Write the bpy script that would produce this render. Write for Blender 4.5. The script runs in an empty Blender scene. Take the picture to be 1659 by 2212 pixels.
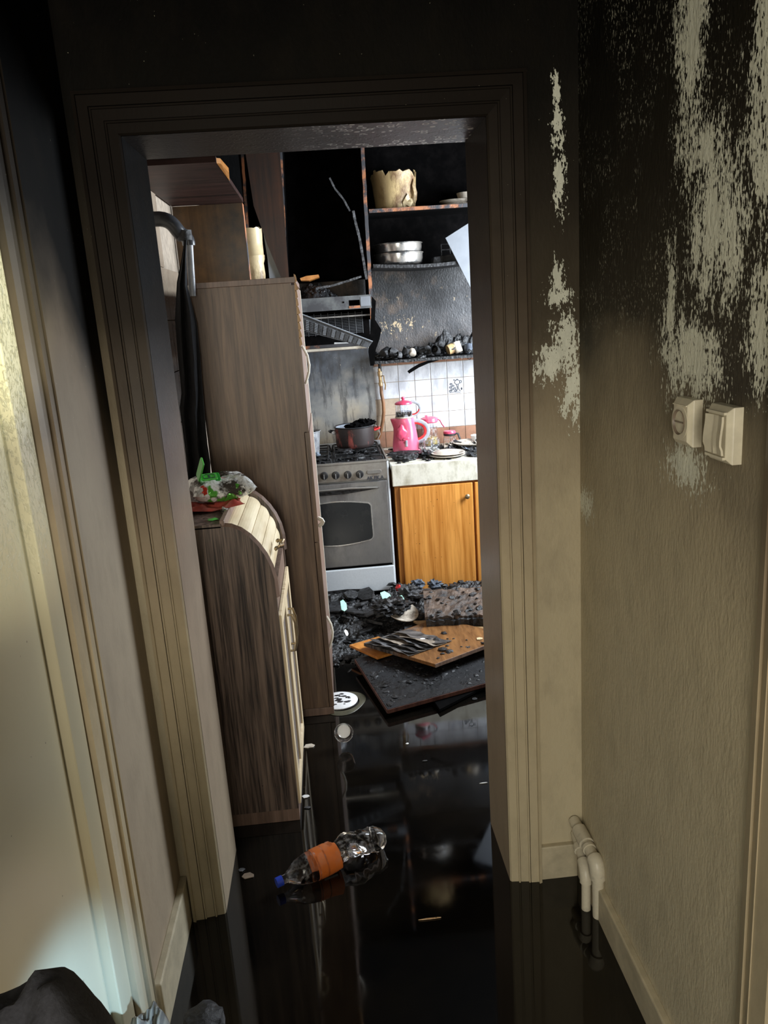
import bpy, bmesh, math, random
from mathutils import Vector, Matrix, noise
S = bpy.context.scene
COL = S.collection
PI = math.pi

# ------------------------------------------------------------------ camera
CAMROWS = ((0.99478472, -0.07786126, -0.06588613),
           (-0.08281066, -0.239427, -0.96737641),
           (0.05954623, 0.96778734, -0.24462606))     # right, down, forward
FPX = 1700.0
C0 = Vector((0, 0, 1.6))
cd = bpy.data.cameras.new('camera'); cam = bpy.data.objects.new('camera', cd); COL.objects.link(cam)
r_, d_, f_ = [Vector(v).normalized() for v in CAMROWS]
m = Matrix.Identity(4)
for i in range(3):
    m[i][0] = r_[i]; m[i][1] = -d_[i]; m[i][2] = -f_[i]; m[i][3] = C0[i]
cam.matrix_world = m
cd.sensor_fit = 'VERTICAL'; cd.sensor_height = 36; cd.lens = 36 * FPX / 2212; cd.clip_start = .02
S.camera = cam

# ------------------------------------------------------------------ world, light, exposure
w = bpy.data.worlds.new('world'); S.world = w; w.use_nodes = True
w.node_tree.nodes['Background'].inputs[0].default_value = (.75, .87, 1, 1)
w.node_tree.nodes['Background'].inputs[1].default_value = 0.5
vs = S.view_settings
vs.view_transform = 'Standard'; vs.look = 'None'; vs.gamma = 1; vs.use_curve_mapping = False
vs.exposure = 0.0

def area(name, loc, target, sx, sy, power, color):
    l = bpy.data.lights.new(name, 'AREA'); l.shape = 'RECTANGLE'; l.size = sx; l.size_y = sy
    l.energy = power; l.color = color
    o = bpy.data.objects.new(name, l); COL.objects.link(o); o.location = loc
    o.rotation_euler = (Vector(target) - Vector(loc)).to_track_quat('-Z', 'Y').to_euler()
    return o
def spot(name, loc, target, power, deg, color, blend=.8, size=.03):
    l = bpy.data.lights.new(name, 'SPOT'); l.energy = power; l.spot_size = math.radians(deg)
    l.spot_blend = blend; l.color = color; l.shadow_soft_size = size
    o = bpy.data.objects.new(name, l); COL.objects.link(o); o.location = loc
    o.rotation_euler = (Vector(target) - Vector(loc)).to_track_quat('-Z', 'Y').to_euler()
    return o
area('kitchen_window_daylight', (1.84, 3.75, 1.62), (0.3, 4.0, 0.9), 1.1, 1.15, 150, (.84, .92, 1))
area('hall_window_daylight', (-0.22, -1.75, 1.5), (0.42, 1.5, 1.05), 0.6, 1.5, 42, (1, .94, .80))
area('right_wall_fill', (-.47, -.75, 1.45), (.62, 1.0, 1.05), .4, 1.6, 15, (1, .95, .82))  # unseen fill lamp added to brighten the right wall
spot('door_glow_spot_low', (0.5, 0.2, 1.15), (-.53, 1.13, .37), 360, 20, (.36, .64, 1), .9)  # spot added inside the hall for the cool patch low on the cream door
spot('door_glow_spot_edge', (0.5, 0.2, 1.15), (-.53, 1.08, .50), 22, 30, (1, .82, .58), .9)  # added spot, tints a warm rim around the cool door patch
spot('door_glow_spot_high', (0.5, 0.2, 1.7), (-.53, 1.24, 1.66), 230, 19, (.95, 1, .78), .8)  # added hall spot that makes the upper glow on the cream door
spot('door_glow_spot_middle', (0.5, 0.2, 1.7), (-.53, 1.22, 1.34), 60, 17, (.97, 1, .82), .9)  # weaker added spot, carries the upper door glow further down

# ------------------------------------------------------------------ photo geometry: a pixel ray meets a known plane of the room
RR = Matrix(CAMROWS).transposed()
def at(px, py, x=None, y=None, z=None):
    d = RR @ Vector((px - 829.5, py - 1106, FPX))
    if x is not None: t = x / d.x
    elif y is not None: t = y / d.y
    else: t = (z - 1.6) / d.z
    return C0 + d * t

# ------------------------------------------------------------------ node helpers
class NT:
    def __init__(s, name):
        s.m = bpy.data.materials.new(name); s.m.use_nodes = True
        s.t = s.m.node_tree; s.b = s.t.nodes['Principled BSDF']
    def n(s, k, **kw):
        o = s.t.nodes.new(k)
        for a, v in kw.items(): setattr(o, a, v)
        return o
    def put(s, sock, v):
        if isinstance(v, bpy.types.NodeSocket): s.t.links.new(v, sock)
        elif v is not None:
            if isinstance(v, (tuple, list)) and len(v) == 3 and sock.type == 'RGBA': v = (*v, 1)
            sock.default_value = v
    def math(s, op, a, b=0., c=0., clamp=False):
        o = s.n('ShaderNodeMath', operation=op, use_clamp=clamp)
        s.put(o.inputs[0], a); s.put(o.inputs[1], b); s.put(o.inputs[2], c); return o.outputs[0]
    def vm(s, op, a, b=(0, 0, 0)):
        o = s.n('ShaderNodeVectorMath', operation=op); s.put(o.inputs[0], a); s.put(o.inputs[1], b)
        return o.outputs[1] if op in ('LENGTH', 'DISTANCE') else o.outputs[0]
    def pos(s): return s.n('ShaderNodeNewGeometry').outputs['Position']
    def obj(s): return s.n('ShaderNodeTexCoord').outputs['Object']
    def sep(s, v):
        o = s.n('ShaderNodeSeparateXYZ'); s.put(o.inputs[0], v); return o.outputs
    def noise(s, v, sc, det=4, rough=.6, dist=0, stretch=None):
        if stretch: v = s.vm('MULTIPLY', v, stretch)
        o = s.n('ShaderNodeTexNoise'); s.put(o.inputs['Vector'], v)
        o.inputs['Scale'].default_value = sc; o.inputs['Detail'].default_value = det
        o.inputs['Roughness'].default_value = rough; o.inputs['Distortion'].default_value = dist
        return o.outputs[0]
    def ramp(s, f, stops):
        o = s.n('ShaderNodeValToRGB'); s.put(o.inputs[0], f); e = o.color_ramp.elements
        while len(e) < len(stops): e.new(.5)
        for i, (p, c) in enumerate(stops):
            e[i].position = p; e[i].color = (*c, 1) if isinstance(c, tuple) else (c, c, c, 1)
        return o.outputs[0]
    def mix(s, f, a, b):
        o = s.n('ShaderNodeMix', data_type='RGBA'); s.put(o.inputs[0], f); s.put(o.inputs[6], a); s.put(o.inputs[7], b)
        return o.outputs[2]
    def step(s, v, lo, hi):
        o = s.n('ShaderNodeMapRange'); s.put(o.inputs[0], v); o.inputs[1].default_value = lo; o.inputs[2].default_value = hi
        return o.outputs[0]
    def bump(s, h, st=.5, dist=.01):
        o = s.n('ShaderNodeBump'); s.put(o.inputs['Height'], h); o.inputs['Strength'].default_value = st
        o.inputs['Distance'].default_value = dist; s.t.links.new(o.outputs[0], s.b.inputs['Normal'])
    def out(s, col, rough=.5, metal=0., **kw):
        s.put(s.b.inputs['Base Color'], col); s.put(s.b.inputs['Roughness'], rough); s.put(s.b.inputs['Metallic'], metal)
        for k, v in kw.items(): s.put(s.b.inputs[k.replace('_', ' ')], v)
        return s.m
def plain(name, c, rough=.5, metal=0., var=.25, sc=30, bump=0., **kw):
    t = NT(name); o = t.obj(); f = t.noise(o, sc, 5)
    a = tuple(x * (1 - var) for x in c); b = tuple(min(1, x * (1 + var)) for x in c)
    if bump: t.bump(f, bump, .004)
    return t.out(t.ramp(f, [(.3, a), (.7, b)]), rough, metal, **kw)
def blend_layer(name, base, over, sc, lo, hi, rough=.5, rough2=.8, stretch=None, metal=0., bump=.2):
    """base colour with blotches of another (soot, rust) over it"""
    t = NT(name); o = t.obj(); f = t.step(t.noise(o, sc, 7, .65, 0, stretch), lo, hi)
    fine = t.noise(o, sc * 6, 3)
    c1 = t.mix(t.math('MULTIPLY', fine, .5), base, tuple(x * .6 for x in base))
    if bump: t.bump(t.math('ADD', f, t.math('MULTIPLY', fine, .5)), bump, .003)
    return t.out(t.mix(f, c1, over), t.math('ADD', t.math('MULTIPLY', f, rough2 - rough), rough), t.math('MULTIPLY', t.math('SUBTRACT', 1., f), metal))
def wood(name, dark, light, sc=1., rough=.45, stretch=(22, 22, 1.1), soot=0., spots=True, contrast=(.35, .65)):
    t = NT(name); o = t.obj()
    g = t.noise(o, 1.6 * sc, 7, .6, .6, stretch)
    g2 = t.noise(o, 7 * sc, 3, .5, 0, stretch)
    f = t.math('ADD', t.math('MULTIPLY', g, .75), t.math('MULTIPLY', g2, .25))
    c = t.ramp(f, [(contrast[0], dark), (contrast[1], light)])
    if spots: c = t.mix(t.step(t.noise(o, 90, 2, .5), .74, .77), c, (.02, .015, .01))
    if soot:
        c = t.mix(t.math('MULTIPLY', t.step(t.noise(o, 4, 6, .7), .35, .7), soot), c, (.012, .01, .009))
    t.bump(f, .15, .002)
    return t.out(c, rough)
def char(name, base=(.008, .0075, .008), hi=(.05, .05, .055), sc=25, rough=.5, bump=.9):
    t = NT(name); o = t.obj(); f = t.noise(o, sc, 8, .7)
    v = t.n('ShaderNodeTexVoronoi'); t.put(v.inputs['Vector'], o); v.inputs['Scale'].default_value = sc * 2.2
    t.bump(t.math('ADD', f, t.math('MULTIPLY', v.outputs[0], .5)), bump, .006)
    return t.out(t.ramp(f, [(.45, base), (.75, hi)]), rough)

def sooty_wall(name, stops, patches=(), clean=(.80, .79, .65), speck=None, off_y=None, rough=.55, axis='y', bumpS=.5, offs=0., corner=None, stretch=(1, 1, .36)):
    """plaster whose smoke film thickens with height; patches = (a, z, ra, rz) where the film flaked off"""
    t = NT(name); P = t.pos(); X, Y, Z = t.sep(P)
    big = t.noise(P, 2.2, 5, .55)
    s = t.math('ADD', Z, t.math('MULTIPLY', t.math('SUBTRACT', big, .5), .45))
    if offs: s = t.math('ADD', s, offs)
    if off_y: s = t.math('ADD', s, t.math('MULTIPLY', t.step(Y, off_y[0], off_y[1]), off_y[2]))
    c = t.ramp(t.math('DIVIDE', s, 2.6), [(p / 2.6, q) for p, q in stops])
    tone = t.noise(P, 5, 6, .6, 0, (1, 1, .45))
    c = t.mix(t.step(tone, .35, .75), c, t.mix(.35, c, (.30, .24, .17))) if False else c
    A = Y if axis == 'y' else X
    streak = t.noise(P, 46, 7, .75, 0, stretch)
    fineN = t.noise(P, 260, 2, .5, 0, (1, 1, .4))
    mask = None
    for (a, z, ra, rz) in patches:
        da = t.math('MULTIPLY', t.math('SUBTRACT', A, a), 1 / ra)
        dz = t.math('MULTIPLY', t.math('SUBTRACT', Z, z), 1 / rz)
        e = t.math('SUBTRACT', 1., t.math('SQRT', t.math('ADD', t.math('MULTIPLY', da, da), t.math('MULTIPLY', dz, dz))))
        mask = e if mask is None else t.math('MAXIMUM', mask, e)
    h = None
    if mask is not None:
        mv = t.math('ADD', t.math('MAXIMUM', mask, -.9), t.math('MULTIPLY', t.math('SUBTRACT', streak, .5), 3.4))
        mv = t.math('ADD', mv, t.math('MULTIPLY', t.math('SUBTRACT', fineN, .5), 2.4))
        pm = t.step(mv, .3, .42)
        c = t.mix(pm, c, t.mix(fineN, clean, tuple(k * .72 for k in clean)))
        h = pm
    if speck:
        sp = t.step(t.noise(P, 230, 2, .5, 0, (1, 1, .5)), .62, .66)
        lo, hi, amt = speck
        sel = t.math('MULTIPLY', t.step(A, lo, hi), t.step(t.noise(P, 6, 3), .42, .60))
        sel = t.math('MULTIPLY', sel, t.step(Z, 1.45, 1.65))
        c = t.mix(t.math('MULTIPLY', t.math('MULTIPLY', sp, sel), amt), c, (.5, .48, .38))
    stip = t.step(t.noise(P, 150, 2, .5), .775, .79)
    c = t.mix(t.math('MULTIPLY', stip, .5), c, (.45, .42, .3))
    mot = t.noise(P, 16, 6, .65, 0, (1, 1, .5))
    c = t.mix(t.math('MULTIPLY', t.step(mot, .45, .75), .32), c, t.mix(.62, c, (.02, .015, .01)))
    hh = t.noise(P, 130, 3, .55, 0, (1, 1, .45))
    if h is not None: hh = t.math('SUBTRACT', hh, t.math('MULTIPLY', h, .35))
    t.bump(hh, bumpS * .7, .0035)
    return t.out(c, rough, Specular_IOR_Level=t.ramp(t.math('DIVIDE', Z, 2.6), [(.30, .35), (.62, .015)]))

# ------------------------------------------------------------------ mesh builder
class MB:
    def __init__(s): s.v = []; s.f = []
    def add(s, vs, fs):
        k = len(s.v); s.v += [Vector(p) for p in vs]; s.f += [[i + k for i in f] for f in fs]; return s
    def hexa(s, p):
        return s.add(p, [(0, 3, 2, 1), (4, 5, 6, 7), (0, 1, 5, 4), (1, 2, 6, 5), (2, 3, 7, 6), (3, 0, 4, 7)])
    def box(s, x0, x1, y0, y1, z0, z1):
        return s.hexa([(x0, y0, z0), (x1, y0, z0), (x1, y1, z0), (x0, y1, z0), (x0, y0, z1), (x1, y0, z1), (x1, y1, z1), (x0, y1, z1)])
    def prism(s, pts, vec):
        n = len(pts); vec = Vector(vec); a = [Vector(p) for p in pts]
        return s.add(a + [p + vec for p in a], [list(range(n))[::-1], list(range(n, 2 * n))] + [(i, (i + 1) % n, n + (i + 1) % n, n + i) for i in range(n)])
    def tube(s, path, r, n=8, flat=None, caps=True):
        P = [Vector(p) for p in path]; k0 = len(s.v)
        R = r if isinstance(r, (list, tuple)) else [r] * len(P)
        up = None
        for i, p in enumerate(P):
            d = (P[min(i + 1, len(P) - 1)] - P[max(i - 1, 0)]).normalized()
            if up is None:
                up = Vector((0, 0, 1)) if abs(d.z) < .9 else Vector((0, 1, 0))
            a = d.cross(up)
            a = a.normalized() if a.length > 1e-6 else Vector((1, 0, 0))
            b = a.cross(d).normalized(); up = b
            fl = flat or 1
            for j in range(n):
                t = 2 * PI * j / n
                s.v.append(p + a * math.cos(t) * R[i] + b * math.sin(t) * R[i] * fl)
        for i in range(len(P) - 1):
            for j in range(n):
                s.f.append([k0 + i * n + j, k0 + i * n + (j + 1) % n, k0 + (i + 1) * n + (j + 1) % n, k0 + (i + 1) * n + j])
        if caps:
            s.f.append([k0 + j for j in range(n)][::-1]); s.f.append([k0 + (len(P) - 1) * n + j for j in range(n)])
        return s
    def lathe(s, prof, c=(0, 0, 0), n=28, M=None, fn=None, caps=True):
        k0 = len(s.v); c = Vector(c)
        for i, (r, z) in enumerate(prof):
            for j in range(n):
                t = 2 * PI * j / n
                rr, zz = (r, z) if fn is None else fn(r, z, t, i)
                p = Vector((rr * math.cos(t), rr * math.sin(t), zz))
                if M is not None: p = M @ p
                s.v.append(c + p)
        for i in range(len(prof) - 1):
            for j in range(n):
                s.f.append([k0 + i * n + j, k0 + i * n + (j + 1) % n, k0 + (i + 1) * n + (j + 1) % n, k0 + (i + 1) * n + j])
        if caps:
            s.f.append([k0 + j for j in range(n)][::-1]); s.f.append([k0 + (len(prof) - 1) * n + j for j in range(n)])
        return s
    def blob(s, c, r, sub=2, amp=.2, seed=0, fr=2.):
        bm = bmesh.new(); bmesh.ops.create_icosphere(bm, subdivisions=sub, radius=1)
        vs = []
        for v in bm.verts:
            d = v.co.normalized(); k = 1 + amp * noise.noise(d * fr + Vector((seed * 3.1, seed, 0))) * 2
            vs.append((c[0] + d.x * r[0] * k, c[1] + d.y * r[1] * k, c[2] + d.z * r[2] * k))
        fs = [[v.index for v in f.verts] for f in bm.faces]; bm.free()
        return s.add(vs, fs)
    def sheet(s, fn, nu, nv, th=.0, tv=(0, 0, 1)):
        k0 = len(s.v); tv = Vector(tv) * th
        for j in range(nv + 1):
            for i in range(nu + 1): s.v.append(Vector(fn(i / nu, j / nv)))
        q = lambda i, j: k0 + j * (nu + 1) + i
        for j in range(nv):
            for i in range(nu): s.f.append([q(i, j), q(i + 1, j), q(i + 1, j + 1), q(i, j + 1)])
        if th:
            k1 = len(s.v) - k0; top = [p + tv for p in s.v[k0:]]; s.v += top
            for j in range(nv):
                for i in range(nu): s.f.append([k1 + q(i, j + 1), k1 + q(i + 1, j + 1), k1 + q(i + 1, j), k1 + q(i, j)])
            rim = [q(i, 0) for i in range(nu)] + [q(nu, j) for j in range(nv)] + [q(i, nv) for i in range(nu, 0, -1)] + [q(0, j) for j in range(nv, 0, -1)]
            for a, b in zip(rim, rim[1:] + rim[:1]): s.f.append([b, a, a + k1, b + k1])
        return s
WL = {}
def wloc(o): return WL.get(o.name, Vector((0, 0, 0)))
def obj(name, mb, mat, parent=None, smooth=False, bev=0., kind=None, label=None, lvl=0):
    if parent is not None: L = wloc(parent)
    else:
        xs = [p.x for p in mb.v]; ys = [p.y for p in mb.v]; zs = [p.z for p in mb.v]
        L = Vector(((min(xs) + max(xs)) / 2, (min(ys) + max(ys)) / 2, min(zs)))
    me = bpy.data.meshes.new(name); me.from_pydata([p - L for p in mb.v], [], mb.f); me.update()
    bm = bmesh.new(); bm.from_mesh(me); bmesh.ops.recalc_face_normals(bm, faces=bm.faces); bm.to_mesh(me); bm.free()
    me.materials.append(mat)
    if smooth:
        for p in me.polygons: p.use_smooth = True
        try: me.set_sharp_from_angle(angle=math.radians(40))
        except Exception: pass
    o = bpy.data.objects.new(name, me); COL.objects.link(o)
    if parent is None: o.location = L
    else: o.parent = parent
    WL[o.name] = L
    if bev:
        b = o.modifiers.new('bevel', 'BEVEL'); b.width = bev; b.segments = 2; b.limit_method = 'ANGLE'
    if lvl:
        b = o.modifiers.new('sub', 'SUBSURF'); b.levels = lvl; b.render_levels = lvl
    if kind: o['kind'] = kind
    if label: o['label'] = label
    return o
def thing(name, label, cat, loc, group=None, kind=None):
    o = bpy.data.objects.new(name, None); COL.objects.link(o); o.location = loc; o.empty_display_size = .05
    WL[o.name] = Vector(loc)
    if kind: o['kind'] = kind
    if label: o['label'] = label
    if cat: o['category'] = cat
    if group: o['group'] = group
    return o
def tag(o, label, cat, group=None, kind=None):
    o['label'] = label; o['category'] = cat
    if group: o['group'] = group
    if kind: o['kind'] = kind
    return o
def dup(root, delta, label=None, group=None, name=None):
    r = root.copy(); COL.objects.link(r); r.location = root.location + Vector(delta); WL[r.name] = r.location.copy()
    if label: r['label'] = label
    for ch in list(root.children):
        c = ch.copy(); COL.objects.link(c); c.parent = r
        for g in list(ch.children):
            d = g.copy(); COL.objects.link(d); d.parent = c
    return r
def B(x0, x1, y0, y1, z0, z1): return MB().box(x0, x1, y0, y1, z0, z1)

# ------------------------------------------------------------------ materials
CREAM = (.50, .43, .29)
K0, K1, K2 = (.010, .009, .008), (.030, .026, .020), (.085, .07, .05)
M = {}
M['wall_right'] = sooty_wall('plaster_right', [(.0, (.50, .44, .31)), (1.0, (.46, .39, .26)), (1.25, (.36, .30, .20)), (1.45, (.17, .14, .095)), (1.53, (.055, .047, .034)), (1.8, (.026, .022, .016)), (2.1, (.010, .009, .007))],
    patches=[(1.345, 2.02, .075, .30), (1.24, 1.70, .12, .16), (1.10, 1.90, .075, .36), (1.32, 1.49, .13, .10), (1.10, 1.56, .05, .12), (1.29, 1.81, .09, .06),
             (1.86, 1.10, .06, .05), (1.40, 1.58, .03, .12), (1.33, 1.30, .10, .05)], speck=(.9, 1.0, .8), bumpS=.85)
M['wall_back'] = sooty_wall('plaster_back', [(.0, (.50, .43, .29)), (1.2, (.42, .35, .23)), (1.4, (.25, .20, .13)), (1.6, (.07, .056, .038)), (1.85, (.028, .023, .017)), (2.05, (.010, .009, .0075)), (2.3, (.005, .0045, .004))],
    patches=[(.572, 1.97, .020, .06), (.575, 1.87, .018, .09), (.568, 1.65, .018, .06), (.565, 1.61, .04, .025), (.585, 1.50, .045, .09), (.555, 1.45, .06, .05), (.60, 1.38, .035, .09), (.57, 2.06, .012, .04)],
    axis='x', offs=0., bumpS=.7)
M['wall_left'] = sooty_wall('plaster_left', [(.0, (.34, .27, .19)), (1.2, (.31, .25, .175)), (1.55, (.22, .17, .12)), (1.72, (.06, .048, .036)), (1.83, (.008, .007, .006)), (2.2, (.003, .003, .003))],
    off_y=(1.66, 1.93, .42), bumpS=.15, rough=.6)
CAS = [(.0, (.46, .39, .26)), (1.0, (.42, .34, .22)), (1.3, (.25, .19, .125)), (1.55, (.10, .075, .052)), (1.8, (.034, .027, .021)), (2.1, (.014, .011, .009))]
M['casing'] = sooty_wall('painted_casing', CAS, bumpS=.12, rough=.38)
M['casing_left'] = sooty_wall('painted_casing_left', CAS, bumpS=.12, rough=.38, offs=.18)
M['jamb'] = sooty_wall('painted_jamb', [(.0, (.40, .32, .22)), (1.0, (.33, .25, .18)), (1.4, (.15, .11, .085)), (1.75, (.05, .042, .038)), (2.2, (.02, .018, .018))], bumpS=.3, rough=.3,
    patches=[])
M['jamb_left'] = sooty_wall('painted_jamb_left', [(.0, (.40, .32, .22)), (1.0, (.33, .25, .18)), (1.4, (.13, .095, .075)), (1.7, (.018, .016, .016)), (1.9, (.005, .005, .005))], bumpS=.3, rough=.35, offs=.18)
def head_mat():
    t = NT('blistered_soot_paint'); P = t.pos()
    v = t.n('ShaderNodeTexVoronoi', feature='F1'); t.put(v.inputs['Vector'], P); v.inputs['Scale'].default_value = 45
    ring = t.math('MULTIPLY', t.step(v.outputs[0], .24, .28), t.math('SUBTRACT', 1., t.step(v.outputs[0], .40, .44)))
    X = t.sep(P)[0]
    sel = t.math('MULTIPLY', t.step(t.noise(P, 9, 4), .46, .50), t.step(X, -.05, .20))
    c = t.mix(t.math('MULTIPLY', ring, sel), (.012, .010, .010), (.6, .58, .55))
    t.bump(t.math('ADD', t.noise(P, 40, 5), t.math('MULTIPLY', ring, .6)), .35, .004)
    return t.out(c, .4)
M['jamb_head'] = head_mat()
def door_paint():
    t = NT('gloss_cream_door'); P = t.pos(); X, Y, Z = t.sep(P)
    crk = t.noise(P, 120, 5, .7, 1., (1, 1, .6))
    f = t.math('MULTIPLY', t.step(crk, .50, .60), t.step(Z, 1.15, 1.6))
    c = t.mix(t.math('MULTIPLY', f, .55), (.46, .41, .28), (.14, .14, .09))
    c = t.mix(t.step(t.noise(P, 60, 2, .5), .76, .78), c, (.1, .08, .05))
    c = t.mix(t.math('MULTIPLY', t.step(t.noise(P, 4, 5, .6, 0, (1, 1, .4)), .45, .75), .3), c, (.33, .27, .18))
    t.bump(t.math('MULTIPLY', f, crk), .5, .004)
    return t.out(c, .3)
M['door'] = door_paint()
M['baseboard'] = plain('painted_skirting', (.45, .39, .27), .5, var=.2, sc=18, bump=.4)
def water():
    t = NT('sooty_standing_water'); P = t.pos()
    t.bump(t.noise(P, 2.2, 2, .5), .03, .015)
    c = t.ramp(t.noise(P, 2.5, 5, .6), [(.4, (.0022, .0019, .0016)), (.75, (.008, .006, .004))])
    return t.out(c, t.step(t.noise(P, 6, 5, .6), .2, 6.), IOR=1.5)
M['water'] = water()
M['floor'] = plain('wet_dark_floor', (.02, .017, .014), .35, sc=6, bump=.2)
M['ceiling'] = char('sooted_ceiling', (.008, .008, .008), (.02, .018, .016), 8, .8, .3)
def kwall():
    t = NT('kitchen_plaster'); P = t.pos(); X, Y, Z = t.sep(P)
    n1 = t.noise(P, 9, 7, .7); rel = t.noise(P, 110, 4, .6, 0, (1, 1, .7))
    c = t.ramp(t.math('DIVIDE', t.math('ADD', Z, t.math('MULTIPLY', t.math('SUBTRACT', n1, .5), .5)), 2.6), [(1.2 / 2.6, (.20, .16, .14)), (1.36 / 2.6, (.12, .105, .10)), (1.55 / 2.6, (.060, .060, .064)), (1.72 / 2.6, (.026, .026, .028)), (1.86 / 2.6, (.012, .012, .012))])
    pe = t.step(t.math('ADD', t.noise(P, 26, 6, .75), t.math('MULTIPLY', t.noise(P, 5, 2), .45)), .86, .9)
    br = t.math('MULTIPLY', t.step(t.math('ADD', t.noise(P, 7, 6, .7), t.math('MULTIPLY', X, -.35)), .38, .52), .8)
    c = t.mix(br, c, t.mix(.5, c, (.22, .15, .10)))
    c = t.mix(t.math('MULTIPLY', t.step(t.noise(P, 12, 5, .7, 0, (1, 1, .2)), .55, .7), .7), c, (.012, .012, .013))
    c = t.mix(t.math('MULTIPLY', pe, t.math('SUBTRACT', 1., t.step(Z, 1.62, 1.75))), c, (.55, .42, .26))
    t.bump(rel, .7, .005)
    return t.out(c, t.ramp(n1, [(.3, .32), (.7, .7)]))
M['kwall'] = kwall()
M['tile_white'] = blend_layer('glazed_white_tile', (.78, .80, .84), (.34, .35, .39), 16, .42, .74, .12, .35, (1, 1, .4), bump=.05)
M['tile_beige'] = blend_layer('smoke_browned_tile', (.50, .40, .30), (.22, .16, .12), 10, .45, .8, .2, .4, bump=.05)
M['tile_brown'] = blend_layer('scorched_brown_tile', (.38, .20, .13), (.16, .09, .06), 10, .45, .8, .2, .4, bump=.05)
M['grout'] = plain('grout', (.38, .31, .24), .8)
M['wood_tall'] = wood('ash_brown_laminate', (.080, .046, .028), (.225, .142, .088), 1.2, .42, contrast=(.40, .62))
M['wood_curve'] = wood('dark_walnut_laminate', (.022, .014, .011), (.19, .135, .105), 1.6, .36, (30, 30, .9), contrast=(.41, .61))
M['wood_rail'] = wood('brown_laminate_edge', (.11, .07, .05), (.26, .17, .13), 1.0, .42)
M['cream_wood'] = wood('cream_slats', (.55, .43, .25), (.78, .66, .45), .8, .38, (12, 2, 12), spots=False)
M['cream_frame'] = wood('cream_frame', (.66, .50, .30), (.85, .70, .47), .8, .4, spots=False)
M['edge_white'] = plain('chipped_white_edging', (.62, .56, .46), .5, var=.15)
M['orange_wood'] = wood('honey_wood_door', (.50, .18, .028), (.86, .39, .09), 1., .3, (24, 24, .9), contrast=(.36, .62))
M['orange_frame'] = wood('honey_wood_frame', (.40, .14, .025), (.62, .26, .06), .7, .35)
M['brown_panel'] = wood('scorched_brown_panel', (.10, .048, .014), (.20, .105, .036), .8, .4, soot=.98, spots=False)
M['purple_panel'] = wood('smoked_red_panel', (.008, .003, .003), (.075, .034, .028), 1, .5, (1.2, 14, 14), soot=.6, spots=False)
M['purple_panel'].node_tree.nodes['Principled BSDF'].inputs['Specular IOR Level'].default_value = .15
M['burnt_edge'] = blend_layer('burnt_board_edge', (.48, .19, .085), (.055, .055, .062), 6, .42, .52, .6, .6, (1, 1, 1.2), bump=.6)
M['char'] = char('charcoal')
M['char_gloss'] = char('glossy_charcoal', (.005, .005, .0055), (.045, .047, .052), 30, .42)
M['black'] = char('black_soot_board', (.0018, .0017, .0018), (.006, .0052, .0052), 12, 1., .2)
M['soot_flat'] = plain('flat_soot', (.0025, .0025, .0025), 1.0, Specular_IOR_Level=0.)
M['black'].node_tree.nodes['Principled BSDF'].inputs['Specular IOR Level'].default_value = .05
M['ash'] = char('grey_ash_crust', (.03, .03, .032), (.22, .22, .23), 22, .6)
M['steel'] = blend_layer('sooted_steel', (.36, .35, .34), (.10, .09, .085), 6, .40, .68, .3, .5, (1, 1, .4), metal=.85, bump=.1)
M['steel_warm'] = blend_layer('heat_stained_steel', (.38, .36, .33), (.17, .14, .115), 9, .45, .7, .35, .5, metal=.7, bump=.1)
M['steel_pan'] = blend_layer('old_tin', (.6, .6, .6), (.35, .28, .2), 7, .5, .7, .22, .5, metal=.95, bump=.1)
M['enamel'] = blend_layer('white_enamel', (.72, .76, .80), (.15, .14, .13), 22, .66, .72, .25, .5, bump=.05)
M['hood'] = blend_layer('burnt_hood_sheet', (.17, .18, .185), (.06, .06, .065), 9, .42, .58, .45, .6, metal=.3, bump=.15)
M['filter'] = blend_layer('ash_grey_filter', (.10, .105, .115), (.03, .03, .033), 25, .5, .7, .6, .7, metal=.2, bump=.3)
M['glass_dark'] = blend_layer('smoked_oven_glass', (.012, .014, .016), (.035, .035, .033), 6, .5, .8, .2, .35, bump=0)
M['knob'] = plain('black_knob', (.02, .02, .022), .3)
M['knob_mark'] = plain('silver_knob_mark', (.6, .62, .64), .3, .6)
M['marble'] = blend_layer('streaked_marble', (.84, .80, .68), (.30, .26, .16), 15, .46, .76, .3, .4, (1, 1, .5), bump=.05)
M['pot_red'] = blend_layer('scorched_red_enamel', (.34, .09, .075), (.022, .014, .013), 11, .36, .46, .22, .5, (1, 1, .35), bump=.2)
M['enamel_blue'] = plain('blue_grey_enamel', (.30, .33, .38), .25)
M['alu'] = blend_layer('sooted_aluminium', (.55, .56, .58), (.12, .12, .13), 16, .5, .62, .35, .6, (1, 1, .4), metal=.7, bump=.3)
M['pink'] = blend_layer('pink_plastic', (.80, .13, .22), (.35, .05, .08), 30, .66, .72, .22, .5, bump=.1)
M['pink_deep'] = plain('deep_pink_plastic', (.62, .07, .14), .25, var=.15)
M['red_plastic'] = plain('red_plastic', (.5, .03, .03), .3)
M['grey_plastic'] = plain('grey_plastic', (.34, .35, .38), .35)
def glass(name, c=(.95, .97, 1), rough=.03, ior=1.3, dirt=.12):
    t = NT(name); f = t.noise(t.obj(), 60, 4)
    t.b.inputs['Transmission Weight'].default_value = 1
    t.put(t.b.inputs['Transmission Weight'], t.math('SUBTRACT', 1., t.math('MULTIPLY', t.step(f, .5, .7), dirt * 3)))
    return t.out(c, rough, IOR=ior)
M['glass'] = glass('smudged_glass', dirt=.1)
M['pet'] = glass('clear_bottle_plastic', (.9, .88, .87), .06, 1.25, .06)
M['tea'] = plain('dark_tea', (.03, .02, .018), .1)
M['yellow_oil'] = plain('yellow_liquid', (.55, .38, .10), .15)
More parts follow.
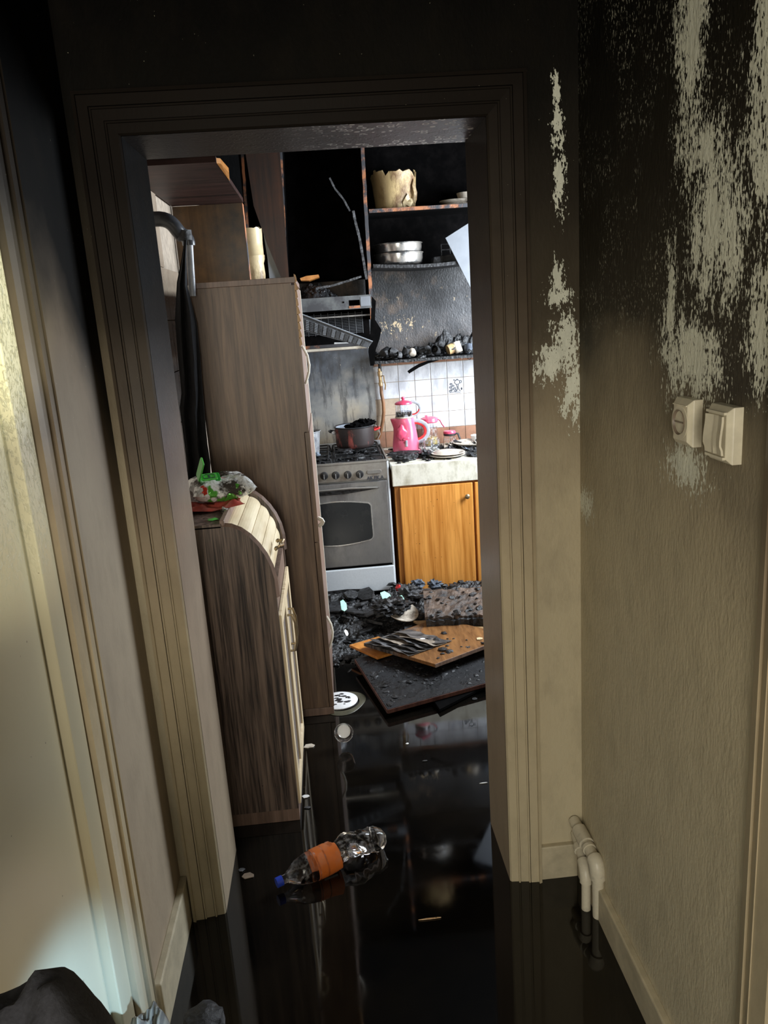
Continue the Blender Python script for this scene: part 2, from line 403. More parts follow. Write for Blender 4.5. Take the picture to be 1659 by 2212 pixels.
M['ivory'] = blend_layer('melted_ivory_plastic', (.75, .60, .36), (.20, .12, .05), 9, .48, .62, .3, .5, (1, 1, .5), bump=.4)
M['bag'] = blend_layer('heat_shrunk_plastic', (.62, .45, .22), (.17, .09, .04), 8, .48, .62, .35, .6, (1, 1, .6), bump=.5)
M['plate'] = blend_layer('dirty_china', (.66, .58, .48), (.22, .18, .14), 20, .5, .66, .3, .6, bump=.1)
M['white'] = plain('white_melamine', (.8, .8, .79), .35, var=.08)
M['grey_sheet'] = plain('pale_grey_sheet', (.22, .235, .26), .5, var=.12, sc=12)
M['pipe_black'] = plain('sooty_drain_pipe', (.06, .062, .07), .3)
M['pipe_cream'] = blend_layer('overpainted_pipe', (.62, .56, .43), (.25, .22, .17), 18, .55, .75, .4, .6, bump=.2)
M['brass'] = plain('brass', (.55, .38, .2), .35, .7)
M['hose'] = blend_layer('browned_gas_hose', (.30, .14, .06), (.08, .05, .03), 8, .45, .7, .4, .6)
M['cloth_black'] = plain('black_cloth', (.012, .012, .014), .9, var=.4, bump=.3)
M['jacket'] = plain('dark_grey_fleece', (.028, .028, .034), .95, var=.3, sc=200, bump=.3)
def cord():
    t = NT('beige_ribbed_cloth'); o = t.obj(); w_ = t.n('ShaderNodeTexWave'); t.put(w_.inputs[0], o); w_.inputs['Scale'].default_value = 32; w_.inputs['Distortion'].default_value = 1.5
    t.bump(w_.outputs[0], .7, .004); return t.out(t.ramp(w_.outputs[0], [(.2, (.10, .08, .06)), (.8, (.20, .16, .115))]), .9)
M['cord'] = cord()
M['orange_label'] = blend_layer('orange_label', (.55, .13, .02), (.40, .16, .08), 12, .5, .7, .4, .5, bump=.1)
M['blue_cap'] = plain('blue_cap', (.02, .05, .40), .35)
M['green'] = plain('green_lid', (.02, .22, .03), .25, var=.15)
M['green_lt'] = plain('light_green_plastic', (.09, .42, .07), .3, var=.15)
M['foil'] = None
def foil():
    t = NT('printed_wrapper'); o = t.obj(); n1 = t.noise(o, 16, 3, .5); n2 = t.noise(t.vm('ADD', o, (3, 2, 1)), 22, 3, .5); n3 = t.noise(t.vm('ADD', o, (7, 1, 4)), 13, 4, .6)
    c = t.mix(t.step(n3, .48, .55), (.85, .85, .82), (.07, .06, .05))
    c = t.mix(t.step(n1, .60, .63), c, (.10, .38, .05)); c = t.mix(t.step(n2, .64, .67), c, (.6, .05, .03))
    t.bump(t.noise(o, 30, 3), .8, .012)
    return t.out(c, .14, .35)
M['foil'] = foil()
M['red_pack'] = plain('red_wrapper', (.34, .06, .045), .25, var=.4, bump=.4)
M['ink'] = plain('dark_print', (.03, .035, .05), .6)
M['socket'] = plain('cream_socket_plastic', (.62, .56, .42), .32, var=.12)
M['socket_in'] = plain('shaded_socket_plastic', (.20, .15, .11), .4)
M['splinter'] = wood('torn_pine', (.45, .25, .12), (.75, .52, .3), 1.5, .6)
M['bronze'] = plain('aged_brass_handle', (.32, .24, .14), .35, .7)
M['window_paint'] = plain('window_paint', (.7, .7, .68), .4)
M['pane'] = blend_layer('frosted_pane', (.30, .27, .27), (.16, .14, .14), 4, .4, .7, .15, .3, bump=0)
M['blue_rag'] = char('grey_blue_rag', (.05, .06, .08), (.22, .27, .33), 20, .8)
M['mint'] = plain('mint_scrap', (.35, .62, .50), .4)

# ================================================================== SETTING
XL, XR, YB = -.515, .62, 1.91            # hall walls, face of the wall with the doorway
ZC = 2.62
obj('floor', B(-1.0, 1.9, -2.3, 5.1, -.12, -.025), M['floor'], kind='structure')
wt = obj('standing_water', B(-.62, 1.72, -1.9, 4.84, -.022, 0.0), M['water'])
tag(wt, 'black sooty water flooding the hall and kitchen floor', 'water', kind='stuff')
obj('ceiling', B(-1.0, 1.9, -2.3, 5.1, ZC, ZC + .1), M['ceiling'], kind='structure')
obj('wall_right', B(XR, XR + .1, -1.9, 2.16, -.02, ZC), M['wall_right'], kind='structure')
# left hall wall is cut for the doorway that holds the cream door
wl = thing('wall_left', None, None, (XL, 1.0, 0), kind='structure')
obj('plaster', B(XL - .1, XL, 1.46, 2.16, -.02, ZC), M['wall_left'], wl)
obj('plaster', B(XL - .1, XL, -1.9, .42, -.02, ZC), M['wall_left'], wl)
obj('plaster', B(XL - .1, XL, .42, 1.46, 2.2, ZC), M['wall_left'], wl)
wb = thing('wall_back', None, None, (0, YB, 0), kind='structure')
JL, JR, JH, JY = -.402, .407, 2.012, 2.16
obj('plaster', B(XL, JL - .02, YB, JY, -.02, ZC), M['wall_back'], wb)
obj('plaster', B(JR + .02, XR, YB, JY, -.02, ZC), M['wall_back'], wb)
obj('plaster', B(JL - .02, JR + .02, YB, JY, JH + .02, ZC), M['wall_back'], wb)

# --- doorway casing: stepped moulding, mitred
def casing_bands(j0, j1, jh, yface, bands):
    """each band (o0,o1,protrusion,bevelled) -> left, right, head pieces"""
    L, R_, H_ = MB(), MB(), MB()
    for (o0, o1, p0, p1) in bands:
        yf = yface
        L.prism([(j0 - o0, yf, -.01), (j0 - o1, yf, -.01), (j0 - o1, yf - p1, -.01), (j0 - o0, yf - p0, -.01)], (0, 0, jh + .01))
        R_.prism([(j1 + o0, yf, -.01), (j1 + o1, yf, -.01), (j1 + o1, yf - p1, -.01), (j1 + o0, yf - p0, -.01)], (0, 0, jh + .01))
        # mitred corners + head
        a = [(j0 - o0, jh + o0), (j0 - o1, jh + o1), (j1 + o1, jh + o1), (j1 + o0, jh + o0)]
        pr = [p0, p1, p1, p0]
        H_.hexa([(a[0][0], yf, a[0][1]), (a[3][0], yf, a[3][1]), (a[3][0], yf - p0, a[3][1]), (a[0][0], yf - p0, a[0][1]),
                 (a[1][0], yf, a[1][1]), (a[2][0], yf, a[2][1]), (a[2][0], yf - p1, a[2][1]), (a[1][0], yf - p1, a[1][1])])
        if o1 > 0:
            for sx, jx, P_ in ((-1, j0, L), (1, j1, R_)):
                P_.hexa([(jx + sx * o0, yf, jh), (jx + sx * o1, yf, jh), (jx + sx * o1, yf - p1, jh), (jx + sx * o0, yf - p0, jh),
                         (jx + sx * o0, yf, jh + o0), (jx + sx * o1, yf, jh + o1), (jx + sx * o1, yf - p1, jh + o1), (jx + sx * o0, yf - p0, jh + o0)])
    return L, R_, H_
bands = [(0, .004, .004, .010), (.004, .024, .010, .012), (.024, .028, .018, .018), (.030, .052, .014, .017), (.052, .056, .022, .022), (.058, .080, .022, .023), (.080, .088, .031, .028)]
t1 = thing('trim_1', None, None, (0, YB, 0), kind='structure')
L, R_, H_ = casing_bands(JL, JR, JH, YB, bands)
obj('casing_post', L, M['casing_left'], t1); obj('casing_post', R_, M['casing'], t1); obj('casing_head', H_, M['casing_left'], t1)
obj('jamb_post', B(JL - .022, JL, YB - .004, JY + .012, -.01, JH + .02), M['jamb_left'], t1)
obj('jamb_post', B(JR, JR + .022, YB - .004, JY + .012, -.01, JH + .02), M['jamb'], t1)
obj('jamb_head', B(JL, JR, YB - .004, JY + .012, JH, JH + .02), M['jamb_head'], t1)
# plinth strip at the foot of the left jamb
obj('baseboard_back', B(.4975, XR - .018, YB - .016, YB + .004, -.01, .105), M['baseboard'], kind='structure', bev=.003)
obj('baseboard_left', B(XL - .002, XL + .020, 1.54, YB, -.01, .13), M['baseboard'], kind='structure', bev=.004)
obj('baseboard_right', B(XR - .018, XR + .002, 1.09, YB, -.01, .095), M['baseboard'], kind='structure', bev=.004)
# left doorway: casing on the left wall + closed cream door
def yprof(x0, segs, z0, z1):
    mb = MB()
    for (y0, y1, xa, xb) in segs: mb.prism([(x0, y0, z0), (x0, y1, z0), (xb, y1, z0), (xa, y0, z0)], (0, 0, z1 - z0))
    return mb
t2 = thing('trim_2', None, None, (XL, 1.48, 0), kind='structure')
obj('casing_post', yprof(XL - .02, [(1.425, 1.445, XL + .006, XL + .010), (1.450, 1.482, XL + .004, XL + .006), (1.482, 1.488, XL + .013, XL + .013), (1.490, 1.520, XL + .009, XL + .009), (1.520, 1.530, XL + .013, XL + .006)], -.01, 2.22), M['casing'], t2)
obj('door_stop', B(XL - .06, XL - .004, 1.346, 1.418, -.01, 2.2), M['door'], t2, bev=.003)
obj('jamb_post', B(XL - .1, XL - .016, 1.418, 1.46, -.01, 2.2), M['casing'], t2)
obj('casing_head', B(XL - .02, XL + .012, .34, 1.53, 2.2, 2.29), M['casing'], t2, bev=.004)
obj('casing_post', B(XL - .02, XL + .012, .34, .43, -.01, 2.2), M['casing'], t2, bev=.004)
d1 = thing('door_1', None, None, (XL - .03, .9, 0), kind='structure')
obj('door_leaf', B(XL - .06, XL - .022, .96, 1.337, 0.0, 2.19), M['door'], d1, bev=.003)
obj('door_leaf', B(XL - .06, XL - .022, .45, .957, 0.0, 2.19), M['door'], d1, bev=.003)
# casing at the right picture edge
t3 = thing('trim_3', None, None, (XR, 1.0, 0), kind='structure')
obj('casing_post', yprof(XR + .02, [(.955, 1.0, XR - .02, XR - .02), (1.0, 1.03, XR - .022, XR - .012), (1.03, 1.055, XR - .017, XR - .010)], -.01, 2.3), M['casing'], t3)
obj('jamb_post', B(XR - .008, XR + .04, .93, .957, -.01, 2.3), M['casing'], t3)

obj('door_2', B(XR - .004, XR + .03, .12, .929, .004, 2.2), M['door'], kind='structure', bev=.003)
# --- kitchen shell
KL, KR, KB = -.60, 1.72, 4.83
wkl = thing('wall_kitchen_left', None, None, (KL, 3.4, 0), kind='structure')
obj('plaster', B(KL - .1, KL - .008, JY, KB, -.02, ZC), M['grout'], wkl)
tm = None
for iy in range(6):
    for iz in range(8):
        y0 = 2.72 + iy * .152; z0 = .62 + iz * .202
        tb = MB().box(KL - .008, KL, y0, y0 + .149, z0, z0 + .199)
        if y0 > 3.3 and z0 > 1.75: continue
        obj('tile', tb, M['tile_beige'], wkl, bev=.0015)
obj('wall_kitchen_front', B(JR + .02, KR + .1, JY - .1, JY, -.02, ZC), M['black'], kind='structure')
obj('wall_kitchen_corner', B(KL - .1, XL - .1, JY - .1, JY, -.02, ZC), M['black'], kind='structure')
wkr = thing('wall_kitchen_right', None, None, (KR, 3.5, 0), kind='structure')
wy0, wy1, wz0, wz1 = 3.15, 4.35, 1.02, 2.2
for a in ((JY, wy0, -.02, ZC), (wy1, KB, -.02, ZC), (wy0, wy1, -.02, wz0), (wy0, wy1, wz1, ZC)):
    obj('plaster', B(KR, KR + .1, *a), M['kwall'], wkr)
win = thing('window_1', None, None, (KR, 3.75, wz0), kind='structure')
for a in ((wy0, wy0 + .05, wz0, wz1), (wy1 - .05, wy1, wz0, wz1), (wy0, wy1, wz0, wz0 + .05), (wy0, wy1, wz1 - .05, wz1), (3.73, 3.77, wz0, wz1)):
    obj('window_frame', B(KR + .02, KR + .07, *a), M['window_paint'], win)
wkb = thing('wall_kitchen_back', None, None, (.5, KB, 0), kind='structure')
obj('plaster', B(KL - .1, KR + .1, KB, KB + .1, -.02, ZC), M['kwall'], wkb)
obj('grout_bed', B(-.35, KR, KB - .006, KB, .78, 1.335), M['grout'], wkb)
decor = []
rows = [(.792, .889), (.892, .988), (.991, 1.088), (1.091, 1.188), (1.191, 1.288), (1.291, 1.334)]
xs0 = .240
for r, (z0, z1) in enumerate(rows):
    for c in range(-1, 14):
        x0 = xs0 + c * .0998
        if c < 0: x0 = xs0 - .0998
        mat = 'tile_white'
        if r == 0: mat = 'tile_brown'
        elif c <= 0 and r in (1, 2): mat = 'tile_beige'
        elif c == 1 and r in (1, 2): mat = 'tile_beige'
        if r == 5: mat = 'tile_brown'
        tl = obj('tile', MB().box(x0, x0 + .0968, KB - .0105, KB - .006, z0, z1), M[mat], wkb, bev=.0012)
        if (c, r) in ((5, 3), (7, 2), (6, 5), (11, 3)): decor.append((tl, x0, z0))
def motif(tl, x0, z0, k):
    mb = MB(); y = KB - .0112
    T = lambda pts, r=.0016: mb.tube([(x0 + a * .097, y, z0 + b * .097) for a, b in pts], r, 5)
    ell = lambda cx, cy, rx, ry, n=12, a0=0, a1=2 * PI: [(cx + rx * math.cos(a0 + (a1 - a0) * i / n), cy + ry * math.sin(a0 + (a1 - a0) * i / n)) for i in range(n + 1)]
    if k == 2:
        T([(.1, .38), (.3, .1), (.45, -.0), (.55, .1)], .002); T([(.45, .38), (.3, .1)], .002)
    else:
        T(ell(.62, .72, .17, .14)); T([(.5, .82), (.42, .9), (.38, .82)]); T(ell(.83, .74, .06, .09)); T(ell(.62, .88, .05, .03)); T([(.55, .6), (.6, .45), (.62, .3), (.55, .15)])
        T([(.68, .6), (.66, .4), (.74, .2), (.85, .15)], .0016)
        for q, (cx, cy) in enumerate(((.22, .62), (.18, .42), (.34, .5), (.28, .28), (.44, .34), (.5, .2), (.16, .2))):
            T(ell(cx, cy, .075, .06, 8)); T([(cx - .03, cy), (cx + .03, cy + .02)])
        T([(.1, .1), (.4, .12), (.8, .08)], .0014); T(ell(.88, .3, .03, .07, 8), .002)
    obj('tile_drawing', mb, M['ink'], tl)
for k, (tl, x0, z0) in enumerate(decor): motif(tl, x0, z0, 2 if k == len(decor) - 1 else 0)

# ================================================================== HALL OBJECTS
# socket and rocker switch on the right wall
def plate_box(name, label, cat, y0, y1, z0, z1, px):
    t = thing(name, label, cat, (XR, (y0 + y1) / 2, z0))
    e = .013
    mb = MB(); a = [(XR, y0, z0), (XR, y1, z0), (XR, y1, z1), (XR, y0, z1)]
    b = [(px + .003, y0 + .0, z0 + .006), (px + .003, y1, z0 + .006), (px + .003, y1, z1 - .006), (px + .003, y0, z1 - .006)]
    mb.hexa([(XR + .001, y0, z0), (XR + .001, y1, z0), (XR + .001, y1, z1), (XR + .001, y0, z1), (px + .008, y0, z0), (px + .008, y1, z0), (px + .008, y1, z1), (px + .008, y0, z1)])
    mb.hexa([(px + .008, y0, z0), (px + .008, y1, z0), (px + .008, y1, z1), (px + .008, y0, z1), (px, y0 + .007, z0 + .009), (px, y1 - .007, z0 + .009), (px, y1 - .007, z1 - .009), (px, y0 + .007, z1 - .009)])
    obj('backplate', mb, M['socket'], t, bev=.001)
    return t
sk = plate_box('wall_socket', 'cream wall socket box with round recess, the one nearer the doorway', 'socket', 1.268, 1.334, 1.346, 1.426, .597)
rot = Matrix.Rotation(-PI / 2, 4, 'Y')
cy, cz = 1.301, 1.386
obj('faceplate', MB().lathe([(.0205, .0), (.030, .0), (.030, .001), (.0205, .001)], (.5965, cy, cz), 28, rot, caps=False).box(.5945, .5975, 1.276, 1.326, 1.4145, 1.4165), M['socket'], sk, smooth=True)
obj('socket_well', MB().lathe([(.0005, -.003), (.018, -.003), (.0215, .0035)], (.5965, cy, cz), 28, rot, caps=False).box(.5945, .5965, cy - .016, cy + .016, cz - .001, cz + .001), M['socket_in'], sk, smooth=True)
sw = plate_box('rocker_switch', 'cream light switch with heat-warped rocker, right of the socket', 'switch', 1.137, 1.208, 1.340, 1.428, .597)
ysw = lambda u, v: (.5955 - .006 * abs(u - .5) * 2 * (1 if v > .2 else .6) - .0015 * math.sin(v * 5) - (.003 if .4 < u < .55 else 0), 1.146 + u * .053, 1.354 + v * .060)
obj('rocker', MB().sheet(ysw, 10, 8, .0035, (1, 0, 0)), M['socket'], sw, smooth=True)
obj('frame_lip', B(.593, .598, 1.144, 1.201, 1.4165, 1.4205), M['socket'], sw)
obj('frame_lip', B(.593, .598, 1.144, 1.201, 1.3475, 1.3515), M['socket'], sw)

# cream heating pipes at the foot of the right wall
hp = thing('heating_pipe', 'thicker cream painted heating pipe, right one of the pair by the skirting', 'pipe', (.60, 1.74, 0))
e1 = at(1291, 1868, y=1.735); b1 = at(1293, 1982, z=-.005); w1 = at(1240, 1772, y=1.905)
def elbow(p, q, r, n=5):
    """rounded corner path p -> q -> r"""
    out = []
    for i in range(n + 1):
        t = i / n; out.append(p.lerp(q, t).lerp(q.lerp(r, t), t))
    return out
d0 = (w1 - e1)
pa = [w1, e1 + d0 * .16] + elbow(e1 + d0 * .16, e1 + Vector((0, 0, .004)), e1 + (b1 - e1) * .22)[1:] + [b1]
obj('pipe', MB().tube(pa, .0155, 14), M['pipe_cream'], hp, smooth=True)
obj('collar', MB().tube([w1 + (e1 - w1) * .22, w1 + (e1 - w1) * .55], .0205, 14), M['pipe_cream'], hp, smooth=True)
obj('collar', MB().tube([w1 + (e1 - w1) * .62, w1 + (e1 - w1) * .68], .0185, 14), M['pipe_cream'], hp, smooth=True)
obj('elbow_fitting', MB().tube(elbow(e1 + d0 * .13, e1 + Vector((0, 0, .004)), e1 + (b1 - e1) * .25, 7), .0205, 14), M['pipe_cream'], hp, smooth=True)
hq = thing('heating_pipe', 'thinner cream painted heating pipe, left one of the pair by the skirting', 'pipe', (.57, 1.77, 0))
e2 = at(1266, 1880, y=1.775); b2 = at(1266, 1966, z=-.005); w2 = at(1242, 1800, y=1.905)
d2 = w2 - e2
obj('pipe', MB().tube([w2, e2 + d2 * .2] + elbow(e2 + d2 * .2, e2, e2 + (b2 - e2) * .3)[1:] + [b2], .0125, 12), M['pipe_cream'], hq, smooth=True)
obj('elbow_fitting', MB().tube(elbow(e2 + d2 * .25, e2, e2 + (b2 - e2) * .3, 6), .0168, 12), M['pipe_cream'], hq, smooth=True)
obj('collar', MB().tube([w2 + (e2 - w2) * .35, w2 + (e2 - w2) * .5], .0165, 12), M['pipe_cream'], hq, smooth=True)

# crushed bottle lying in the doorway water
bt = thing('plastic_bottle', 'crushed clear plastic bottle with orange label and blue cap floating in the water', 'bottle', (-.1, 2.0, 0))
pA = Vector((-.262, 1.965, .022)); pB = Vector((.075, 2.125, .04))
ax = (pB - pA); LEN = ax.length; axn = ax.normalized(); side = axn.cross(Vector((0, 0, 1))).normalized(); upv = side.cross(axn)
def bfn(s_, th, rr, off):
    # s_ along axis, crushed beyond .55
    k = s_ / LEN
    sag = 0; sq = 1; ww = 1
    if k > .52:
        sq = .62 if k < .72 else .8; ww = 1.0 + .12 * math.sin(k * 22)
        sag = .010 * math.sin((k - .52) * 13)
    n_ = noise.noise(Vector((math.cos(th) * 1.5, math.sin(th) * 1.5, k * 7))) * (.0 if k < .5 else .014)
    r = rr + n_
    return pA + axn * s_ + side * (math.cos(th) * r * ww + off) + upv * (math.sin(th) * r * sq + sag + .008)
def bottle_part(prof, cap=True, n=28):
    mb = MB(); k0 = 0
    for s_, r, off in prof:
        for j in range(n): mb.v.append(bfn(s_, 2 * PI * j / n, r, off))
    for i in range(len(prof) - 1):
        for j in range(n): mb.f.append([i * n + j, i * n + (j + 1) % n, (i + 1) * n + (j + 1) % n, (i + 1) * n + j])
    if cap: mb.f.append(list(range(n))[::-1]); mb.f.append([(len(prof) - 1) * n + j for j in range(n)])
    return mb
prof = [(.018, .012, 0), (.030, .0125, 0), (.045, .022, 0), (.07, .036, 0), (.10, .043, 0), (.115, .044, 0)]
prof += [(.115 + i * .0085, .044 - .004 * (1 if 9 < i < 15 else 0) + .0022 * math.sin(i * 1.9), -.006 * math.sin(max(0, (i - 9)) * .42) ) for i in range(1, 27)]
prof += [(.352, .030, -.002), (.358, .012, 0)]
obj('bottle_body', bottle_part(prof), M['pet'], bt, smooth=True)
obj('cap', bottle_part([(0, .0145, 0), (.019, .0145, 0)]), M['blue_cap'], bt)
obj('orange_label', bottle_part([(.118, .0452, 0), (.14, .0455, 0), (.165, .0455, 0), (.193, .0447, 0)], cap=False), M['orange_label'], bt, smooth=True, label='orange paper label')
mb = MB()
for i in range(5):
    for dj in (-.9, -.78):
        mb.v.append(bfn(.135 + i * .011, dj, .0462, 0))
for i in range(4): mb.f.append([2 * i, 2 * i + 1, 2 * i + 3, 2 * i + 2])
obj('label_stripe', mb, M['white'], bt, label='small white printed strip')

# dark jacket and ribbed cloth at the lower left corner
def heap(cx, cy, rx, ry, h, seed, nu=36, nv=36, fold=.02):
    def fn(u, v):
        x = (u - .5) * 2; y = (v - .5) * 2; r = min(1, math.hypot(x, y))
        hh = h * (1 - r ** 5) ** .7 if r < 1 else 0
        n_ = noise.noise(Vector((x * 2.2 + seed, y * 2.2, seed))) * fold * 2 + noise.noise(Vector((x * 5 + seed, y * 5, 3))) * fold
        return (cx + x * rx * (1 if r < 1 else 1 / max(r, math.hypot(x, y))), cy + y * ry * (1 if r < 1 else 1 / math.hypot(x, y)), max(.002, hh + n_ * (1 - r)))
    return MB().sheet(fn, nu, nv)
jk = obj('jacket', heap(-.36, .66, .150, .13, .955, 4, fold=.03), M['jacket'], smooth=True)
tag(jk, 'dark grey fleece jacket heaped against the cream door at the lower left', 'jacket')
rg = obj('ribbed_cloth', heap(-.452, 1.27, .058, .10, .30, 7, fold=.03), M['cord'], smooth=True)
tag(rg, 'beige ribbed cloth crumpled at the foot of the left door casing', 'cloth')

# ================================================================== CURVED CABINET
cc = thing('bread_cabinet', 'low dark walnut cabinet with curved cream tambour front just inside the doorway', 'cabinet', (-.33, 2.29, 0))
yN, yF, xF, xBk = 2.29, 2.82, -.205, -.59
arc = [(-.345, 1.018), (-.318, 1.014), (-.292, 1.001), (-.268, .980), (-.245, .950), (-.227, .918), (-.213, .880), (-.2055, .838), (-.204, .78)]
pr_side = [(xBk, .045), (xF, .045), (xF, .78)] + arc[::-1][1:] + [(xBk, 1.018)]
for y0, dz in ((yN, 0), (yF - .018, .0)):
    obj('side_panel', MB().prism([(x, y0, z) for x, z in pr_side], (0, .018, 0)), M['wood_curve'], cc)
    obj('edge_band', MB().tube([(x, y0 + .009, z) for x, z in arc], .0092, 4), M['wood_rail'], cc)
obj('plinth', B(xBk, xF - .0, yN + .001, yF - .001, 0.001, .044), M['wood_rail'], cc)
obj('top_panel', B(xBk, -.345, yN + .0, yF, 1.012, 1.026), M['wood_curve'], cc, bev=.002)
obj('top_rail', B(-.350, -.336, yN + .002, yF - .012, 1.004, 1.036), M['wood_rail'], cc, bev=.002)
# tambour slats follow the arc, set back a little
inner = [(x - .012, z - .010) for x, z in arc]
cum = [0]
for a, b in zip(inner, inner[1:]): cum.append(cum[-1] + math.hypot(b[0] - a[0], b[1] - a[1]))
def arcpt(s_):
    for i in range(len(cum) - 1):
        if s_ <= cum[i + 1] or i == len(cum) - 2:
            t = (s_ - cum[i]) / (cum[i + 1] - cum[i]); a, b = inner[i], inner[i + 1]
            return (a[0] + (b[0] - a[0]) * t, a[1] + (b[1] - a[1]) * t)
Ltot = cum[-2] + .01; ns = 5
for k in range(ns):
    s0, s1 = Ltot * k / ns + .001, Ltot * (k + 1) / ns - .001
    pts = [arcpt(s0 + (s1 - s0) * i / 6) for i in range(7)]
    nrm = (pts[-1][1] - pts[0][1], -(pts[-1][0] - pts[0][0])); ln = math.hypot(*nrm); nrm = (-nrm[0] / ln, -nrm[1] / ln)
    if nrm[0] + nrm[1] < 0: nrm = (-nrm[0], -nrm[1])
    o_ = [(p[0] + nrm[0] * .0045 * math.sin(PI * i / 6), p[1] + nrm[1] * .0045 * math.sin(PI * i / 6)) for i, p in enumerate(pts)]
    in_ = [(p[0] - nrm[0] * .006, p[1] - nrm[1] * .006) for p in pts[::-1]]
    sl = obj('tambour_slat', MB().prism([(x, yN + .019, z) for x, z in o_ + in_], (0, yF - yN - .038, 0)), M['cream_wood'], cc, label='cream slat')
hb = MB(); hc = Vector((-.205, 2.47, .885))
hb.tube([hc + Vector((-.006, 0, -.006)), hc + Vector((.012, .004, .006)), hc + Vector((.020, .03, .002)), hc + Vector((.014, .055, .0)), hc + Vector((.020, .075, .004)), hc + Vector((-.004, .09, .0))], .005, 8)
hb.blob(hc, (.008, .012, .008), 1).blob(hc + Vector((0, .09, 0)), (.008, .012, .008), 1)
obj('tambour_handle', hb, M['bronze'], cc, smooth=True, label='aged brass bow handle')
obj('middle_rail', B(xBk + .02, xF - .004, yN + .018, yF - .018, .72, .79), M['wood_rail'], cc)
ym = (yN + yF) / 2
for y0, y1, hy in ((yN + .018, ym - .002, ym - .03), (ym + .002, yF - .014, ym + .03)):
    d = obj('cabinet_door', B(xF - .016, xF - .004, y0, y1, .05, .715), M['wood_rail'], cc)
    fr = MB(); fx0, fx1 = xF - .004, xF + .008
    fr.box(fx0, fx1, y0, y0 + .045, .05, .715); fr.box(fx0, fx1, y1 - .045, y1, .05, .715)
    fr.box(fx0, fx1, y0 + .045, y1 - .045, .05, .095); fr.box(fx0, fx1, y0 + .045, y1 - .045, .67, .715)
    obj('door_frame', fr, M['cream_frame'], d, bev=.002, label='cream frame')
    obj('door_pane', B(xF - .004, xF + .001, y0 + .045, y1 - .045, .095, .67), M['pane'], d)
    obj('door_handle', MB().tube([(fx1, hy, .50), (fx1 + .016, hy, .50), (fx1 + .024, hy, .53), (fx1 + .024, hy, .60), (fx1 + .016, hy, .63), (fx1, hy, .63)], .0045, 8), M['bronze'], d, smooth=True)

# wipes pack with open green lid on the cabinet top
wp = thing('wipes_pack', 'open wet-wipes pack with green flip lid in a silvery printed wrapper', 'wipes pack', (-.42, 2.55, 1.026))
def pillow(cx, cy, z0, rx, ry, h, rotz, seed):
    mb = MB(); N_ = 22; c, s_ = math.cos(rotz), math.sin(rotz)
    def f(u, v, top):
        x = (u - .5) * 2; y = (v - .5) * 2; pk = 1 - .12 * (1 - y * y) * abs(x) ** 3
        e = max(0, (1 - x ** 4)) ** .5 * max(0, (1 - y ** 4)) ** .5
        n_ = noise.noise(Vector((x * 2.4 + seed, y * 2.4, top))) * .016 + noise.noise(Vector((x * 6 + seed, y * 6, 5))) * .006
        zz = z0 + h * .40 + (h * .6 * e if top else -h * .40 * e) + (n_ * e if top else 0) + (.012 * abs(x) if top else .012 * abs(x))
        X = x * rx * pk; Y = y * ry
        return (cx + X * c - Y * s_, cy + X * s_ + Y * c, max(z0, zz))
    mb.sheet(lambda u, v: f(u, v, 1), N_, N_); mb.sheet(lambda u, v: f(u, v, 0), N_, N_)
    return mb
obj('wrapper', pillow(-.375, 2.56, 1.040, .105, .085, .075, .35, 1), M['foil'], wp, smooth=True, label='silvery wrapper printed green and red')
lc = Vector((-.402, 2.535, 1.118))
Rl = Matrix.Rotation(.25, 4, 'Z') @ Matrix.Rotation(.30, 4, 'X')
def rr_box(w_, d_, z0, z1, c, R, rad=.008):
    pts = []
    for sx, sy, a0 in ((1, 1, 0), (-1, 1, PI / 2), (-1, -1, PI), (1, -1, 3 * PI / 2)):
        for i in range(5):
            a = a0 + PI / 2 * i / 4; pts.append((sx * (w_ / 2 - rad) + rad * math.cos(a), sy * (d_ / 2 - rad) + rad * math.sin(a)))
    return MB().prism([c + R @ Vector((x, y, z0)) for x, y in pts], (R @ Vector((0, 0, z1 - z0))))
obj('lid_base', rr_box(.070, .058, -.006, .006, lc, Rl), M['green'], wp, bev=.002, label='dark green plastic lid base')
ring = rr_box(.052, .042, .006, .009, lc, Rl)
obj('lid_opening', ring, M['green_lt'], wp)
em = MB()
for pts in ([(-.018, -.013), (-.018, .010), (-.008, .015), (0, .011), (.010, .015), (.018, .009), (.018, -.013), (-.018, -.013)], [(-.004, .006), (.004, .003), (-.004, -.001), (.004, -.005), (-.003, -.008)]):
    em.tube([lc + Rl @ Vector((x, y, .0098)) for x, y in pts], .0012, 5)
obj('lid_emblem', em, M['ink'], wp)
Rl2 = Rl @ Matrix.Rotation(math.radians(-72), 4, 'Y')
obj('lid_flap', rr_box(.066, .056, -.0025, .0025, lc + Rl @ Vector((-.036, 0, .006)) + Rl2 @ Vector((.033, 0, 0)), Rl2), M['green_lt'], wp, bev=.001, label='light green open flap')
rp = obj('red_packet', pillow(-.40, 2.50, 1.0265, .105, .06, .012, .16, 5), M['red_pack'], smooth=True)
tag(rp, 'flat glossy red packet lying under the wipes pack', 'packet')
gs = obj('green_scrap', MB().blob((-.375, 2.345, 1.029), (.016, .013, .003), 2, .3, 4), M['green_lt'], smooth=True)
tag(gs, 'small pale green scrap on the cabinet top near its front edge', 'scrap')
fs_ = obj('foil_scrap', MB().blob((-.352, 2.44, 1.034), (.012, .03, .006), 2, .45, 9), M['foil'], smooth=True)
tag(fs_, 'crinkled silvery wrapper scrap beside the cream tambour', 'scrap')

